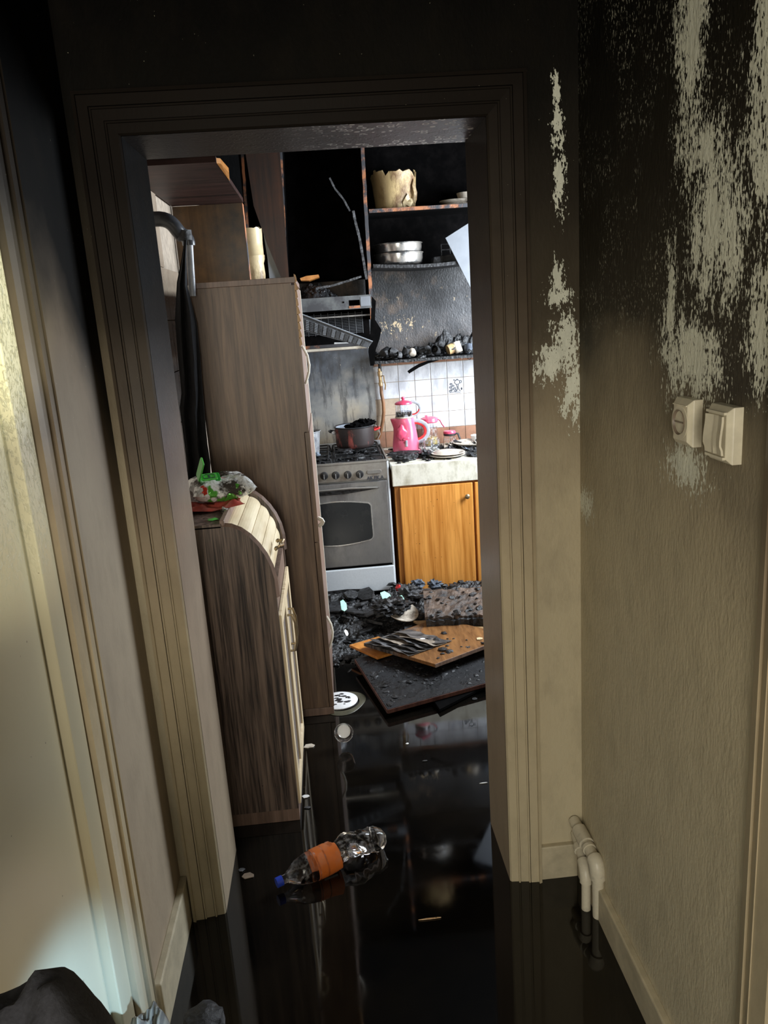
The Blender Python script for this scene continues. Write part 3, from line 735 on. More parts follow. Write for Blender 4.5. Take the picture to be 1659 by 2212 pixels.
# ================================================================== TALL CABINET
tc = thing('tall_cabinet', 'tall ash-brown laminate cabinet seen from its side, right of the doorway cabinet', 'cabinet', (-.27, 2.98, 0))
ty0, ty1, tx0, tx1 = 2.98, 3.62, -.455, -.098
obj('side_panel', B(tx0, tx1, ty0, ty0 + .018, .036, 1.728), M['wood_tall'], tc, bev=.001)
obj('side_panel', B(tx0, tx1, ty1 - .018, ty1, .036, 1.728), M['wood_tall'], tc)
obj('back_panel', B(tx0 - .006, tx0, ty0, ty1, .036, 1.728), M['wood_tall'], tc)
obj('top_panel', B(tx0 - .004, tx1 + .016, ty0 - .004, ty1, 1.728, 1.748), M['wood_rail'], tc, bev=.001)
obj('plinth', B(tx0, tx1 + .018, ty0 + .001, ty1, .001, .034), M['wood_rail'], tc, bev=.001)
for z0, z1, hx in ((.038, .745, .60), (.749, 1.18, .80), (1.184, 1.72, 1.40)):
    off = {.038: .0, .749: .0, 1.184: -.003}[z0]
    d = obj('cabinet_door', B(tx1 + .002 + off, tx1 + .019 + off, ty0 + .0, ty1, z0, z1), M['wood_tall'], tc)
    obj('door_face', B(tx1 + .019 + off, tx1 + .0205 + off, ty0, ty1, z0, z1), M['wood_rail'], d)
    obj('door_edging', B(tx1 + .0205 + off, tx1 + .0215 + off, ty1 - .05, ty1, z0, z1), M['edge_white'], d, label='pale edging with chipped laminate')
    hz = {.038: .28, .749: .80, 1.184: 1.36}[z0]
    hl = .14 if z0 != .749 else .035
    obj('door_handle', MB().tube([(tx1 + .021, ty0 + .04, hz), (tx1 + .036, ty0 + .04, hz + hl * .3), (tx1 + .040, ty0 + .04, hz + hl * .5), (tx1 + .036, ty0 + .04, hz + hl * .75), (tx1 + .021, ty0 + .04, hz + hl)], .005, 8, flat=1.6), M['edge_white'], d, smooth=True, label='white bow handle')
mb = MB()
rnd = random.Random(3)
for i in range(9):
    z = 1.50 + i * .028; x = tx1 + .018
    mb.prism([(x - .006, ty0 - .002, z), (x + .004 + rnd.random() * .006, ty0 - .002, z + .008), (x + .002, ty0 - .002, z + .03), (x - .004, ty0 - .002, z + .034)], (0, .006, 0))
obj('peeled_edging', mb, M['splinter'], tc, label='torn splintered edging strip')

# drain pipe and black cloth between left wall and tall cabinet
dp = thing('drain_pipe', 'sooty grey drain pipe bending down behind the tall cabinet', 'pipe', (-.46, 2.9, 1.5))
yP = 2.93
p0 = at(318, 474, y=2.9); p1 = at(362, 474, y=2.9); p2 = at(392, 505, y=yP); p3 = at(405, 528, y=yP); p4 = at(414, 650, y=yP)
pth = [p0, at(345, 473, y=2.9)] + elbow(at(345, 473, y=2.9), at(368, 474, y=2.9), at(382, 496, y=2.91), 5)[1:]
obj('wide_pipe', MB().tube(pth + [at(390, 506, y=yP)], .025, 16), M['pipe_black'], dp, smooth=True)
obj('elbow_fitting', MB().tube(elbow(at(388, 503, y=yP), at(408, 510, y=yP), at(408, 530, y=yP), 6), .0225, 16), M['pipe_black'], dp, smooth=True)
obj('clamp_ring', MB().tube([at(397, 498, y=yP - .01), at(400, 520, y=yP - .01)], .026, 14), M['char'], dp, smooth=True)
obj('white_pipe', MB().tube([at(409, 524, y=yP), at(411, 560, y=yP), at(416, 640, y=yP)], .0125, 14), M['grey_plastic'], dp, smooth=True, label='thin grey vertical pipe')
Lp = [(400, 505), (392, 560), (382, 610), (378, 690), (384, 770), (392, 850), (388, 880), (396, 940), (404, 1000), (408, 1060), (412, 1110)]
Rp = [(403, 510), (402, 560), (405, 620), (425, 700), (432, 770), (438, 850), (442, 900), (448, 960), (454, 1000), (456, 1060), (458, 1110)]
def clothf(u, v):
    k = v * (len(Lp) - 1); i = min(int(k), len(Lp) - 2); t = k - i
    a = (Lp[i][0] + (Lp[i + 1][0] - Lp[i][0]) * t, Lp[i][1] + (Lp[i + 1][1] - Lp[i][1]) * t)
    b = (Rp[i][0] + (Rp[i + 1][0] - Rp[i][0]) * t, Rp[i][1] + (Rp[i + 1][1] - Rp[i][1]) * t)
    px, py = a[0] + (b[0] - a[0]) * u, a[1] + (b[1] - a[1]) * u
    return at(px, py, y=2.90 + .014 * math.sin(u * 13 + v * 5) * min(1, v * 4))
cb = obj('hanging_cloth', MB().sheet(clothf, 18, 40, .006, (0, 1, 0)), M['cloth_black'], smooth=True)
tag(cb, 'long black cloth hanging from the drain pipe beside the tall cabinet', 'cloth')

# wall cabinets over the tall cabinet
wc = thing('wall_cabinet', 'smoke-stained wall cabinet with bare reddish underside, up in the left corner', 'cabinet', (-.45, 3.2, 2.11))
obj('bottom_board', B(KL, -.293, 2.76, 3.68, 2.105, 2.123), M['purple_panel'], wc)
obj('front_board', B(-.309, -.293, 2.76, 3.68, 2.123, 2.56), M['soot_flat'], wc)
obj('corner_post', B(-.312, -.298, 3.70, 3.72, 2.124, 2.56), M['black'], wc)
obj('end_board', B(KL, -.309, 2.76, 2.776, 2.123, 2.56), M['black'], wc)
obj('torn_edge', MB().prism([(-.293, 2.775, 2.104), (-.282, 2.79, 2.105), (-.276, 2.98, 2.108), (-.290, 3.12, 2.104)], (0, 0, .016)), M['orange_frame'], wc, label='torn orange splintered edge')
wc2 = thing('wall_cabinet', 'lower brown wall cabinet whose scorched side faces the doorway', 'cabinet', (-.45, 4.0, 1.79))
obj('side_panel', B(KL, -.300, 3.68, 3.698, 1.775, 2.104), M['brown_panel'], wc2)
obj('bottom_board', B(KL, -.306, 3.698, 3.80, 1.775, 1.79), M['brown_panel'], wc2)
obj('front_board', B(-.306, -.298, 3.681, 3.74, 1.775, 2.104), M['burnt_edge'], wc2)
obj('back_edge_strip', B(KL, -.42, 3.672, 3.68, 1.752, 1.774), M['edge_white'], wc2)

# ================================================================== BACK WALL CABINETS
bc = thing('burnt_wall_cabinet', 'burnt-out open wall cabinets with charred dividers above the stove and counter', 'cabinet', (.3, 4.66, 1.6))
yf = 4.50
def at_pl(px, py, y=yf): return at(px, py, y=y)
obj('back_board', B(-.6, .29, KB - .02, KB - .004, 1.80, 2.56), M['black'], bc)
obj('back_board', B(.32, 1.6, KB - .02, KB - .004, 1.86, 2.56), M['black'], bc)
obj('top_board', B(-.6, 1.6, yf + .02, KB - .02, 2.54, 2.56), M['black'], bc)
# main divider, leaning a little, with bare burnt front edge
a = at_pl(782, 300); b = at_pl(804, 690)
def divider(a, b, w_, name='divider'):
    d = obj(name, MB().hexa([(b.x - w_ / 2, yf + .012, b.z), (b.x + w_ / 2, yf + .012, b.z), (b.x + w_ / 2, KB - .02, b.z), (b.x - w_ / 2, KB - .02, b.z),
                            (a.x - w_ / 2, yf + .012, a.z), (a.x + w_ / 2, yf + .012, a.z), (a.x + w_ / 2, KB - .02, a.z), (a.x - w_ / 2, KB - .02, a.z)]), M['black'], bc)
    mb = MB(); n_ = 24
    for i in range(n_):
        t0, t1_ = i / n_, (i + 1) / n_ ; p = b.lerp(a, t0); q = b.lerp(a, t1_)
        j0 = .0035 * noise.noise(Vector((i * .7, 0, 3))); j1 = .0035 * noise.noise(Vector(((i + 1) * .7, 0, 3)))
        w0 = w_ / 2 * (1 + 0 * i)
        mb.hexa([(p.x - w0 + j0, yf + .0 + j0, p.z), (p.x + w0 + j0, yf + j0, p.z), (p.x + w0 + j0, yf + .012, p.z), (p.x - w0 + j0, yf + .012, p.z),
                 (q.x - w0 + j1, yf + j1, q.z), (q.x + w0 + j1, yf + j1, q.z), (q.x + w0 + j1, yf + .012, q.z), (q.x - w0 + j1, yf + .012, q.z)])
    obj('burnt_edge', mb, M['burnt_edge'], d)
divider(a, b, .019)
divider(at_pl(605, 300), at_pl(618, 600), .017)
divider(at_pl(521, 300), at_pl(545, 640), .014)
obj('shelf_board', B(.307, 1.6, yf + .014, KB - .02, 2.128, 2.146), M['black'], bc)
obj('shelf_edge', B(.307, .90, yf, yf + .014, 2.128, 2.146), M['burnt_edge'], bc, label='orange and black burnt shelf edge')
# sagging bottom board
def sag(x): return 1.862 - .016 * math.sin(PI * min(1, max(0, (x - .31) / .62)))
mb = MB(); N_ = 16
for i in range(N_):
    xa, xb = .31 + i * .62 / N_, .31 + (i + 1) * .62 / N_
    za, zb = sag(xa), sag(xb)
    mb.hexa([(xa, yf, za - .018), (xb, yf, zb - .018), (xb, KB - .02, zb - .018), (xa, KB - .02, za - .018), (xa, yf, za), (xb, yf, zb), (xb, KB - .02, zb), (xa, KB - .02, za)])
obj('bottom_board', mb, M['char'], bc)
obj('bottom_board', B(-.6, -.15, 4.35, KB - .02, 1.782, 1.80), M['black'], bc)
fd = obj('fallen_door', MB().prism([at_pl(*p, yf - .03) for p in ((527, 310), (603, 310), (624, 602), (608, 602), (576, 525), (548, 445))], (0, .016, 0)), wood('dark_scorched_leaf', (.012, .005, .003), (.06, .022, .010), .6, .5, soot=.8, spots=False))
tag(fd, 'scorched brown door leaf hanging askew in front of the left cabinet bay', 'door')
gp = obj('grey_sheet', MB().prism([at_pl(*p, yf - .012) for p in ((566, 485), (600, 545), (612, 600), (616, 620), (584, 620), (578, 560))], (0, .006, 0)), M['grey_sheet'])
tag(gp, 'pale grey sheet behind the ivory canister in the left cabinet bay', 'sheet')
gp2 = obj('grey_sheet', MB().prism([at_pl(*p, 4.492) for p in ((962, 514), (1012, 482), (1070, 460), (1080, 700), (1018, 625), (998, 585))], (0, .006, 0)), M['grey_sheet'], bev=.001)
tag(gp2, 'pale grey sheet hanging at a slant by the right edge of the doorway', 'sheet')

# contents of the cabinets
cn = thing('melted_canister', 'melted ivory plastic canister with banded waist above the tall cabinet', 'canister', (-.30, 4.42, 1.80))
cb_ = at(555, 602, y=4.42); cx = cb_.x
pf = [(.045, 0), (.049, .03), (.046, .085), (.052, .105), (.052, .125), (.048, .13), (.047, .19), (.051, .235), (.051, .262), (.043, .262)]
obj('canister_body', MB().lathe(pf, (cx, 4.42, 1.813), 24, fn=lambda r, z, t, i: (r * (1 + .09 * noise.noise(Vector((math.cos(t), math.sin(t), z * 9)))), z + (.02 * noise.noise(Vector((math.cos(t) * 2, math.sin(t) * 2, 1))) if i > 6 else 0))), M['ivory'], cn, smooth=True)
obj('canister_foot', MB().blob((cx, 4.42, 1.813), (.050, .05, .012), 2, .15, 3), M['pot_red'], cn, smooth=True)
mt = thing('melted_bucket', 'heat-shrunk tan plastic bucket with a crumpled rim on the upper shelf', 'bucket', (.45, 4.66, 2.146))
mc = at(854, 442, y=4.66); mc.z = 2.147
def buck(r, z, t, i):
    k = z / .22
    n_ = noise.noise(Vector((math.cos(t) * 2.2, math.sin(t) * 2.2, k * 1.5)))
    return (r * (1 + .10 * n_ * k), z + (.055 * noise.noise(Vector((math.cos(t) * 3.1 + 4, math.sin(t) * 3.1, 0))) * k))
obj('bucket_body', MB().lathe([(.105, 0), (.112, .02), (.114, .06), (.118, .10), (.120, .14), (.125, .175), (.128, .188), (.118, .192), (.108, .17), (.10, .08)], mc, 40, fn=buck, caps=False), M['bag'], mt, smooth=True)
obj('melted_fold', MB().blob(mc + Vector((.055, -.095, .03)), (.03, .02, .035), 2, .4, 2).blob(mc + Vector((.095, -.075, .08)), (.018, .02, .06), 2, .35, 6), M['ivory'], mt, smooth=True)
tcn = at(862, 566, y=4.655)
def tin(z0, R, h, nm, lab):
    t = thing(nm, lab, 'pan', (tcn.x, 4.655, z0))
    obj('pan_body', MB().lathe([(.02, .001), (R * .86, 0), (R * .95, .008), (R * .985, h * .5), (R, h), (R + .004, h + .002), (R - .003, h - .001), (R * .9, .01), (.02, .006)], (tcn.x, 4.655, z0), 44, caps=False), M['steel_pan'], t, smooth=True)
    obj('pan_rim', MB().lathe([(R + .001, h), (R + .005, h + .002), (R + .004, h + .006), (R - .001, h + .005)], (tcn.x, 4.655, z0), 44, caps=False), M['steel_pan'], t, smooth=True)
tin(1.858, .137, .056, 'round_tin', 'lower tarnished round baking tin of two on the sagging cabinet board')
tin(1.918, .134, .048, 'round_tin', 'upper tarnished round baking tin resting on the other tin')
for k, (dx, r, z0, lab) in enumerate(((.0, .075, 2.147, 'bottom dusty plate at the right end of the upper shelf'), (-.01, .085, 2.166, 'upper dusty plate at the right end of the upper shelf'))):
    c = at(985, 435, y=4.66); o = obj('plate', MB().lathe([(.03, 0), (r * .8, .006), (r, .016), (r - .002, .018), (.03, .004)], (c.x + dx, 4.66, z0), 32), M['plate'], smooth=True)
    tag(o, lab, 'plate')
c = at(1000, 405, y=4.70)
o = obj('bowl', MB().lathe([(.03, 0), (.05, .01), (.058, .04), (.055, .04), (.03, .008)], (c.x + .02, 4.70, 2.186), 28), M['plate'], smooth=True); tag(o, 'small dusty bowl standing on the shelf plates', 'bowl')
c = at(955, 556, y=4.64)
o = obj('charred_box', MB().prism([(c.x - .06, 4.58, 1.85), (c.x + .085, 4.58, 1.855), (c.x + .085, 4.58, 1.90), (c.x - .055, 4.58, 1.885)], (0, .12, 0)), M['char'], bev=.004); tag(o, 'flat charred box right of the baking tins', 'box')
o = obj('wire_rack', MB().tube([(c.x, 4.66, 1.89), (c.x, 4.66, 1.955), (c.x + .05, 4.66, 1.955), (c.x + .05, 4.66, 1.90)], .0035, 6).tube([(c.x, 4.66, 1.925), (c.x + .05, 4.66, 1.925)], .003, 6), M['ash']); tag(o, 'small bent wire rack on the charred box', 'rack')

# charred strips hanging in the hood bay
def strip(name, pts, y, w_, lab, cat='strip', mat='char'):
    P = [at(*p, y=y) for p in pts]; Q = []
    for i in range(len(P) - 1):
        for k in range(5): Q.append(P[i].lerp(P[i + 1], k / 5))
    Q.append(P[-1])
    t = thing(name, lab, cat, P[-1])
    mb = MB(); m2 = MB()
    for i in range(len(Q) - 1):
        d = (Q[i + 1] - Q[i]).normalized(); n_ = Vector((d.z, 0, -d.x)) * w_ * (.8 + .3 * noise.noise(Vector((i * .6, 2, 0))))
        a, b = Q[i], Q[i] + (Q[i + 1] - Q[i]) * .93
        T_ = Vector((0, .006, 0))
        mb.hexa([a - n_, a + n_, a + n_ + T_, a - n_ + T_, b - n_, b + n_, b + n_ + T_, b - n_ + T_])
    m2.sheet(lambda u, v: Q[min(int(u * (len(Q) - 1) + .5), len(Q) - 1)] + Vector(((v - .5) * w_ * .7, .004, 0)), len(Q) - 1, 1, .004, (0, 1, 0))
    obj('charred_segments', mb, M['ash'], t); obj('backing_strip', m2, M['char'], t)
strip('hanging_trim', [(712, 384), (724, 408), (742, 430), (756, 456)], 4.46, .006, 'thin charred trim strip bending down from the upper left in the hood bay')
strip('hanging_trim', [(763, 455), (768, 480), (777, 515), (784, 555), (792, 604)], 4.47, .0085, 'ribbed charred trim strip curving down beside the main divider')
strip('fallen_trim', [(686, 622), (715, 618), (748, 608), (781, 597)], 4.44, .007, 'charred trim piece lying slanted on top of the cooker hood')

# ================================================================== HOOD
hd = thing('cooker_hood', 'burnt cooker hood with bare sheet-metal front over the stove', 'cooker hood', (0, 4.6, 1.42))
hx0, hx1, hy0 = -.31, .283, 4.45
hf = MB()
za, zb = 1.632, 1.703
ox0, ox1, oz0, oz1 = at(753, 648, y=hy0).x, at(777, 648, y=hy0).x, at(765, 660, y=hy0).z, at(765, 648, y=hy0).z
hf.box(hx0, ox0, hy0, hy0 + .006, za, zb).box(ox1, hx1, hy0, hy0 + .006, za, zb).box(ox0, ox1, hy0, hy0 + .006, za, oz0).box(ox0, ox1, hy0, hy0 + .006, oz1, zb)
hf.box(hx0, hx1, hy0 + .0065, hy0 + .02, zb - .004, zb)
obj('front_panel', hf, M['hood'], hd)
obj('button_hole', MB().lathe([(.0005, 0), (.005, 0), (.005, .002), (.0005, .002)], at(742, 653, y=hy0 - .0005), 14, Matrix.Rotation(PI / 2, 4, 'X')), M['black'], hd)
obj('switch_plate', B(ox1 + .004, hx1 - .006, hy0 - .002, hy0 - .0002, za + .012, zb - .008), M['grey_sheet'], hd, bev=.003, label='scorched pale switch plate')
obj('bottom_rail_frame', B(ox0, ox1, hy0 - .003, hy0 - .0002, oz0 - .014, oz0 - .001), M['burnt_edge'], hd)
obj('top_plate', B(hx0, hx1, hy0 + .006, KB - .02, zb - .012, zb), M['char'], hd)
obj('rear_box', B(hx0, hx1, KB - .05, KB - .01, 1.43, zb - .012), M['black'], hd)
sp_ = [(hx1, 1.70), (hx1 + .012, 1.70)]
tp = [at(*p, y=hy0 + .01) for p in ((803, 640), (812, 650), (810, 690), (824, 712), (820, 732), (812, 755), (808, 790), (800, 790), (796, 760), (800, 720))]
obj('charred_side', MB().prism(tp, (0, .012, 0)), M['black'], hd)
obj('inner_rail', B(hx0, hx1 - .01, hy0 + .03, hy0 + .045, at(740, 683, y=hy0).z - .006, at(740, 683, y=hy0).z + .002), M['steel'], hd)
gr = MB()
for i in range(13):
    gr.box(hx0, .24, KB - .09, KB - .086, 1.50 + i * .009, 1.503 + i * .009)
for i in range(14): gr.box(-.28 + i * .04, -.276 + i * .04, KB - .092, KB - .088, 1.495, 1.62)
obj('inner_grille', gr, M['filter'], hd)
obj('bottom_rail', B(hx0, .262, hy0 + .05, hy0 + .062, 1.417, 1.430), M['edge_white'], hd)
obj('bottom_rail', B(hx0, .262, hy0 + .07, hy0 + .082, 1.432, 1.449), M['burnt_edge'], hd)
obj('inner_tube', MB().tube([at(722, 742, y=4.6), at(756, 742, y=4.6)], .006, 8), M['white'], hd)
# hanging grease filter
fq = [at(652, 679, y=4.43), at(805, 738, y=4.40), at(795, 752, y=4.40), at(652, 714, y=4.43)]
ft = thing('grease_filter', 'ash-grey louvred filter hanging loose diagonally below the hood', 'filter', fq[2])
U = fq[1] - fq[0]; V = fq[3] - fq[0]
obj('filter_frame', MB().prism([fq[0], fq[0] + U, fq[2], fq[3]], (0, .010, 0)), M['filter'], ft, bev=.001)
obj('top_flange', MB().tube([fq[0] + Vector((0, -.004, 0)), fq[1] + Vector((0, -.004, 0))], .0045, 6), M['grey_sheet'], ft)
for i in range(14):
    u0 = .06 + i * .063; u1 = u0 + .045
    sl = MB()
    for j in range(6):
        v0 = .25 + j * .11
        def q_(u, v): return fq[0].lerp(fq[1], u).lerp(fq[3].lerp(fq[2], u), v) + Vector((0, -.0015, 0))
        sl.prism([q_(u0, v0), q_(u1, v0), q_(u1, v0 + .06), q_(u0, v0 + .06)], (0, -.003, 0))
    obj('louvre_row', sl, M['grey_sheet'] if i % 2 == 0 else M['filter'], ft)
# burnt heap on top of the hood
hh = obj('burnt_heap', MB(), M['char_gloss']) if False else None
mb = MB(); rnd = random.Random(11)
c = at(678, 622, y=4.55)
def hpf(u, v):
    x = (u - .5) * 2; y = (v - .5) * 2; r = min(1, math.hypot(x, y))
    return (c.x + x * .12, 4.60 + y * .12, zb + .002 + .065 * (1 - r * r) * (1 + .8 * noise.noise(Vector((x * 5, y * 5, 1)))) )
mb.sheet(hpf, 40, 30)
for k in range(140):
    a = rnd.random() * 2 * PI; r = rnd.random() ** .6
    x, y = math.cos(a) * r, math.sin(a) * r
    s_ = .004 + rnd.random() * .007
    mb.blob((c.x + x * .12, 4.60 + y * .11, zb + .006 + .062 * (1 - r * r)), (s_, s_, s_ * .8), 1, .5, k)
o = obj('burnt_heap', mb, M['char_gloss']); tag(o, 'crusty black burnt heap on top of the hood at its left end', 'debris', kind='stuff')
o = obj('splinter', MB().prism([at(*p, y=4.46) for p in ((648, 601), (662, 596), (688, 593), (690, 598), (668, 606), (650, 606))], (0, .15, 0)), M['orange_frame']); tag(o, 'torn orange wood splinter over the black heap', 'splinter')

# metal splash plate behind stove
o = obj('splash_plate', B(-.33, .29, KB - .018, KB - .012, .83, 1.40), None or M['alu'], bev=.001)
def splash():
    t = NT('soot_streaked_plate'); P = t.pos(); X, Y, Z = t.sep(P)
    st = t.noise(P, 26, 7, .7, 0, (1, 1, .16)); b_ = t.noise(P, 7, 5, .6)
    c = t.ramp(t.math('ADD', t.math('MULTIPLY', Z, .55), t.math('MULTIPLY', b_, .4)), [(.64, (.46, .40, .31)), (.78, (.30, .30, .29)), (.90, (.11, .125, .15)), (1., (.05, .055, .065))])
    c = t.mix(t.math('MULTIPLY', t.step(st, .50, .62), .75), c, (.05, .048, .05)); c = t.mix(t.step(t.noise(P, 60, 4, .7), .66, .72), c, (.45, .42, .36))
    return t.out(c, .42, .35)
o.data.materials[0] = splash()
tag(o, 'soot-streaked grey metal plate on the wall behind the stove', 'splashback')

# ================================================================== STOVE
st = thing('gas_stove', 'sooted steel gas stove with oven and four knobs below the hood', 'stove', (0, 4.5, 0))
sx0, sx1, sy0, sy1 = -.30, .303, 4.25, 4.79
obj('stove_body', B(sx0, sx1, sy0 + .02, sy1, .06, .80), M['enamel'], st, bev=.004, label='white enamel casing')
for x in (sx0 + .03, sx1 - .05):
    for y in (sy0 + .05, sy1 - .07): obj('foot', MB().lathe([(.018, 0), (.014, .06)], (x + .01, y, 0.0), 14), M['knob'], st)
obj('control_panel', B(sx0, sx1, sy0 - .004, sy0 + .018, .716, .812), M['steel_warm'], st, bev=.004)
obj('side_trim', B(sx1 - .012, sx1 + .001, sy0 - .006, sy0 + .02, .07, .812), M['enamel'], st, bev=.004)
for k, px in enumerate((700, 725, 751, 777)):
    c = at(px, 1028 - k * 1.2, y=sy0 - .004)
    kb = obj('knob', MB().lathe([(.022, 0), (.0215, .006), (.019, .016), (.004, .018)], c, 22, Matrix.Rotation(PI / 2, 4, 'X')).box(c.x - .003, c.x + .003, c.y - .024, c.y - .014, c.z - .019, c.z + .019), M['knob'], st, smooth=True)
    obj('knob_mark', B(c.x - .0013, c.x + .0013, c.y - .0252, c.y - .0238, c.z - .015, c.z + .012), M['knob_mark'], kb)
c = at(808, 1019, y=sy0 - .004)
def stadium(cx, cz, hw, hh_, y, th, n=8):
    pts = []
    for i in range(n + 1): a = -PI / 2 + PI * i / n; pts.append((cx + hw - hh_ + hh_ * math.cos(a), y, cz + hh_ * math.sin(a)))
    for i in range(n + 1): a = PI / 2 + PI * i / n; pts.append((cx - hw + hh_ + hh_ * math.cos(a), y, cz + hh_ * math.sin(a)))
    return MB().prism(pts, (0, th, 0))
obj('display_window', stadium(c.x, c.z, .042, .0125, sy0 - .006, .004), M['steel_warm'], st, bev=.0015)
obj('display_glass', stadium(c.x, c.z, .038, .009, sy0 - .008, .003), M['steel'], st)
def text_mesh(s, size, loc, name, parent, mat, bold=0.):
    cu = bpy.data.curves.new(name, 'FONT'); cu.body = s; cu.size = size; cu.extrude = .0004; cu.offset = bold; cu.align_x = 'CENTER'
    to = bpy.data.objects.new('tmp', cu); COL.objects.link(to)
    dg = bpy.context.evaluated_depsgraph_get(); me = bpy.data.meshes.new_from_object(to.evaluated_get(dg))
    bpy.data.objects.remove(to)
    R = Matrix.Rotation(PI / 2, 4, 'X'); me.transform(Matrix.Translation(Vector(loc) - wloc(parent)) @ R)
    me.materials.clear(); me.materials.append(mat)
    o = bpy.data.objects.new(name, me); COL.objects.link(o); o.parent = parent; WL[o.name] = wloc(parent)
    return o
c = at(811, 1035, y=sy0 - .005)
text_mesh('AK.EK.A', .026, c, 'panel_lettering', st, M['ink'], .0006)
c = at(812, 1039.5, y=sy0 - .005)
text_mesh('COMPETANCE 50', .010, (c.x, c.y, c.z), 'panel_lettering', st, M['ink'], .0002)
# oven door with bowed window
od = obj('oven_door', B(sx0 + .004, sx1 - .014, sy0 - .012, sy0 + .018, .228, .708), M['steel'], st, bev=.005)
wx0, wx1 = -.20, .19
def bowed(x0, x1, z0, z1, y, th, bow, rad=.03):
    pts = []
    for i in range(13): t = i / 12; pts.append((x0 + rad + (x1 - x0 - 2 * rad) * t, y, z0 - bow * math.sin(PI * t)))
    for i in range(1, 5): a = -PI / 2 + PI / 2 * i / 4; pts.append((x1 - rad + rad * math.cos(a), y, z0 + rad + rad * math.sin(a)))
    for i in range(1, 5): a = PI / 2 * i / 4; pts.append((x1 - rad + rad * math.cos(a), y, z1 - rad + rad * math.sin(a)))
    for i in range(1, 13): t = i / 12; pts.append((x1 - rad - (x1 - x0 - 2 * rad) * t, y, z1 + bow * math.sin(PI * t)))
    for i in range(1, 5): a = PI / 2 + PI / 2 * i / 4; pts.append((x0 + rad + rad * math.cos(a), y, z1 - rad + rad * math.sin(a)))
    for i in range(1, 4): a = PI + PI / 2 * i / 4; pts.append((x0 + rad + rad * math.cos(a), y, z0 + rad + rad * math.sin(a)))
    return MB().prism(pts, (0, th, 0))
obj('window_rim', bowed(wx0 - .006, wx1 + .006, .372, .594, sy0 - .0145, .003, .018), M['steel_pan'], od)
obj('oven_window', bowed(wx0, wx1, .378, .588, sy0 - .0165, .003, .018, .026), M['glass_dark'], od, label='dark oven glass')
hp_ = [(-.27, .668), (-.1, .655), (.05, .655), (.16, .664), (.245, .674), (.16, .690), (.0, .690), (-.15, .682), (-.27, .678)]
obj('handle_recess', MB().prism([(x, sy0 - .014, z - .006) for x, z in hp_], (0, .003, 0)), M['char'], od, label='blackened grip recess')
obj('oven_handle', MB().tube([(-.26, sy0 - .018, .672), (-.1, sy0 - .030, .680), (.08, sy0 - .030, .682), (.235, sy0 - .016, .672)], .006, 8), M['steel_warm'], od, smooth=True)
obj('drawer_front', B(sx0 + .004, sx1 - .004, sy0 - .012, sy0 + .018, .068, .214), M['enamel'], st, bev=.006)
obj('drawer_grip', MB().prism([(-.24, sy0 - .0135, .072), (.08, sy0 - .0135, .075), (.13, sy0 - .0135, .088), (.02, sy0 - .0135, .096), (-.24, sy0 - .0135, .090)], (0, .003, 0)), M['char'], st)
obj('shadow_gap', B(sx0 + .01, sx1 - .015, sy0, sy0 + .02, .214, .229), M['black'], st)
# hob
obj('hob_tray', B(sx0, sx1 - .006, sy0 - .002, sy1, .806, .818), M['char_gloss'], st, bev=.003)
obj('hob_lip', B(sx0, sx1 - .004, sy0 - .006, sy0 + .006, .811, .824).box(sx1 - .012, sx1 - .002, sy0, sy1, .811, .828), M['steel_warm'], st, bev=.002, label='rusty tan hob lip')
obj('hob_back_rail', B(sx0, sx1 - .004, sy1 - .03, sy1, .815, .85), M['enamel'], st, bev=.004)
for bx, by, br in ((-.15, 4.39, .035), (.15, 4.39, .028), (-.15, 4.64, .028), (.15, 4.64, .04)):
    obj('burner', MB().lathe([(br * 1.3, .818), (br * 1.2, .828), (br, .830), (br, .836), (br * .3, .838)], (bx, by, 0), 22), M['char'], st, smooth=True)
for gx0, gx1 in ((-.285, -.008), (.004, .280)):
    g = MB(); zt = .846
    for y in (4.275, 4.515, 4.745):
        g.tube([(gx0, y, .82), (gx0 + .004, y, zt - .004), (gx0 + .012, y, zt), (gx1 - .012, y, zt), (gx1 - .004, y, zt - .004), (gx1, y, .82)], .0042, 6)
    gm = (gx0 + gx1) / 2
    for y0, y1 in ((4.30, 4.36), (4.42, 4.48), (4.545, 4.61), (4.67, 4.73)):
        g.tube([(gm, y0, zt), (gm, y1, zt)], .0038, 6)
    for x in (gx0 + .012, gx1 - .012): g.tube([(x, 4.275, zt), (x, 4.745, zt)], .0042, 6)
    for y in (4.39, 4.64):
        g.tube([(gx0 + .012, y, zt), (gx0 + .09, y, zt)], .0038, 6); g.tube([(gx1 - .09, y, zt), (gx1 - .012, y, zt)], .0038, 6)
    obj('pan_grate', g, M['char_gloss'], st, smooth=True)
mb = MB(); rnd = random.Random(5)
for k in range(170):
    x = sx0 + .02 + rnd.random() * (sx1 - sx0 - .05); y = sy0 + .01 + rnd.random() * .46; s_ = .003 + rnd.random() * .009
    mb.blob((x, y, .818 + s_ * .5), (s_ * (1 + rnd.random()), s_ * (1 + rnd.random()), s_ * .7), 1, .5, k)
o = obj('hob_debris', mb, M['char_gloss']); tag(o, 'black burnt crumbs scattered over the stove top', 'debris', kind='stuff')
o = obj('charred_pot_holder', MB().blob((.075, 4.43, .853), (.05, .04, .012), 3, .35, 3, 2.5), M['char'], smooth=True); tag(o, 'charred black lump in front of the red pot', 'lump')

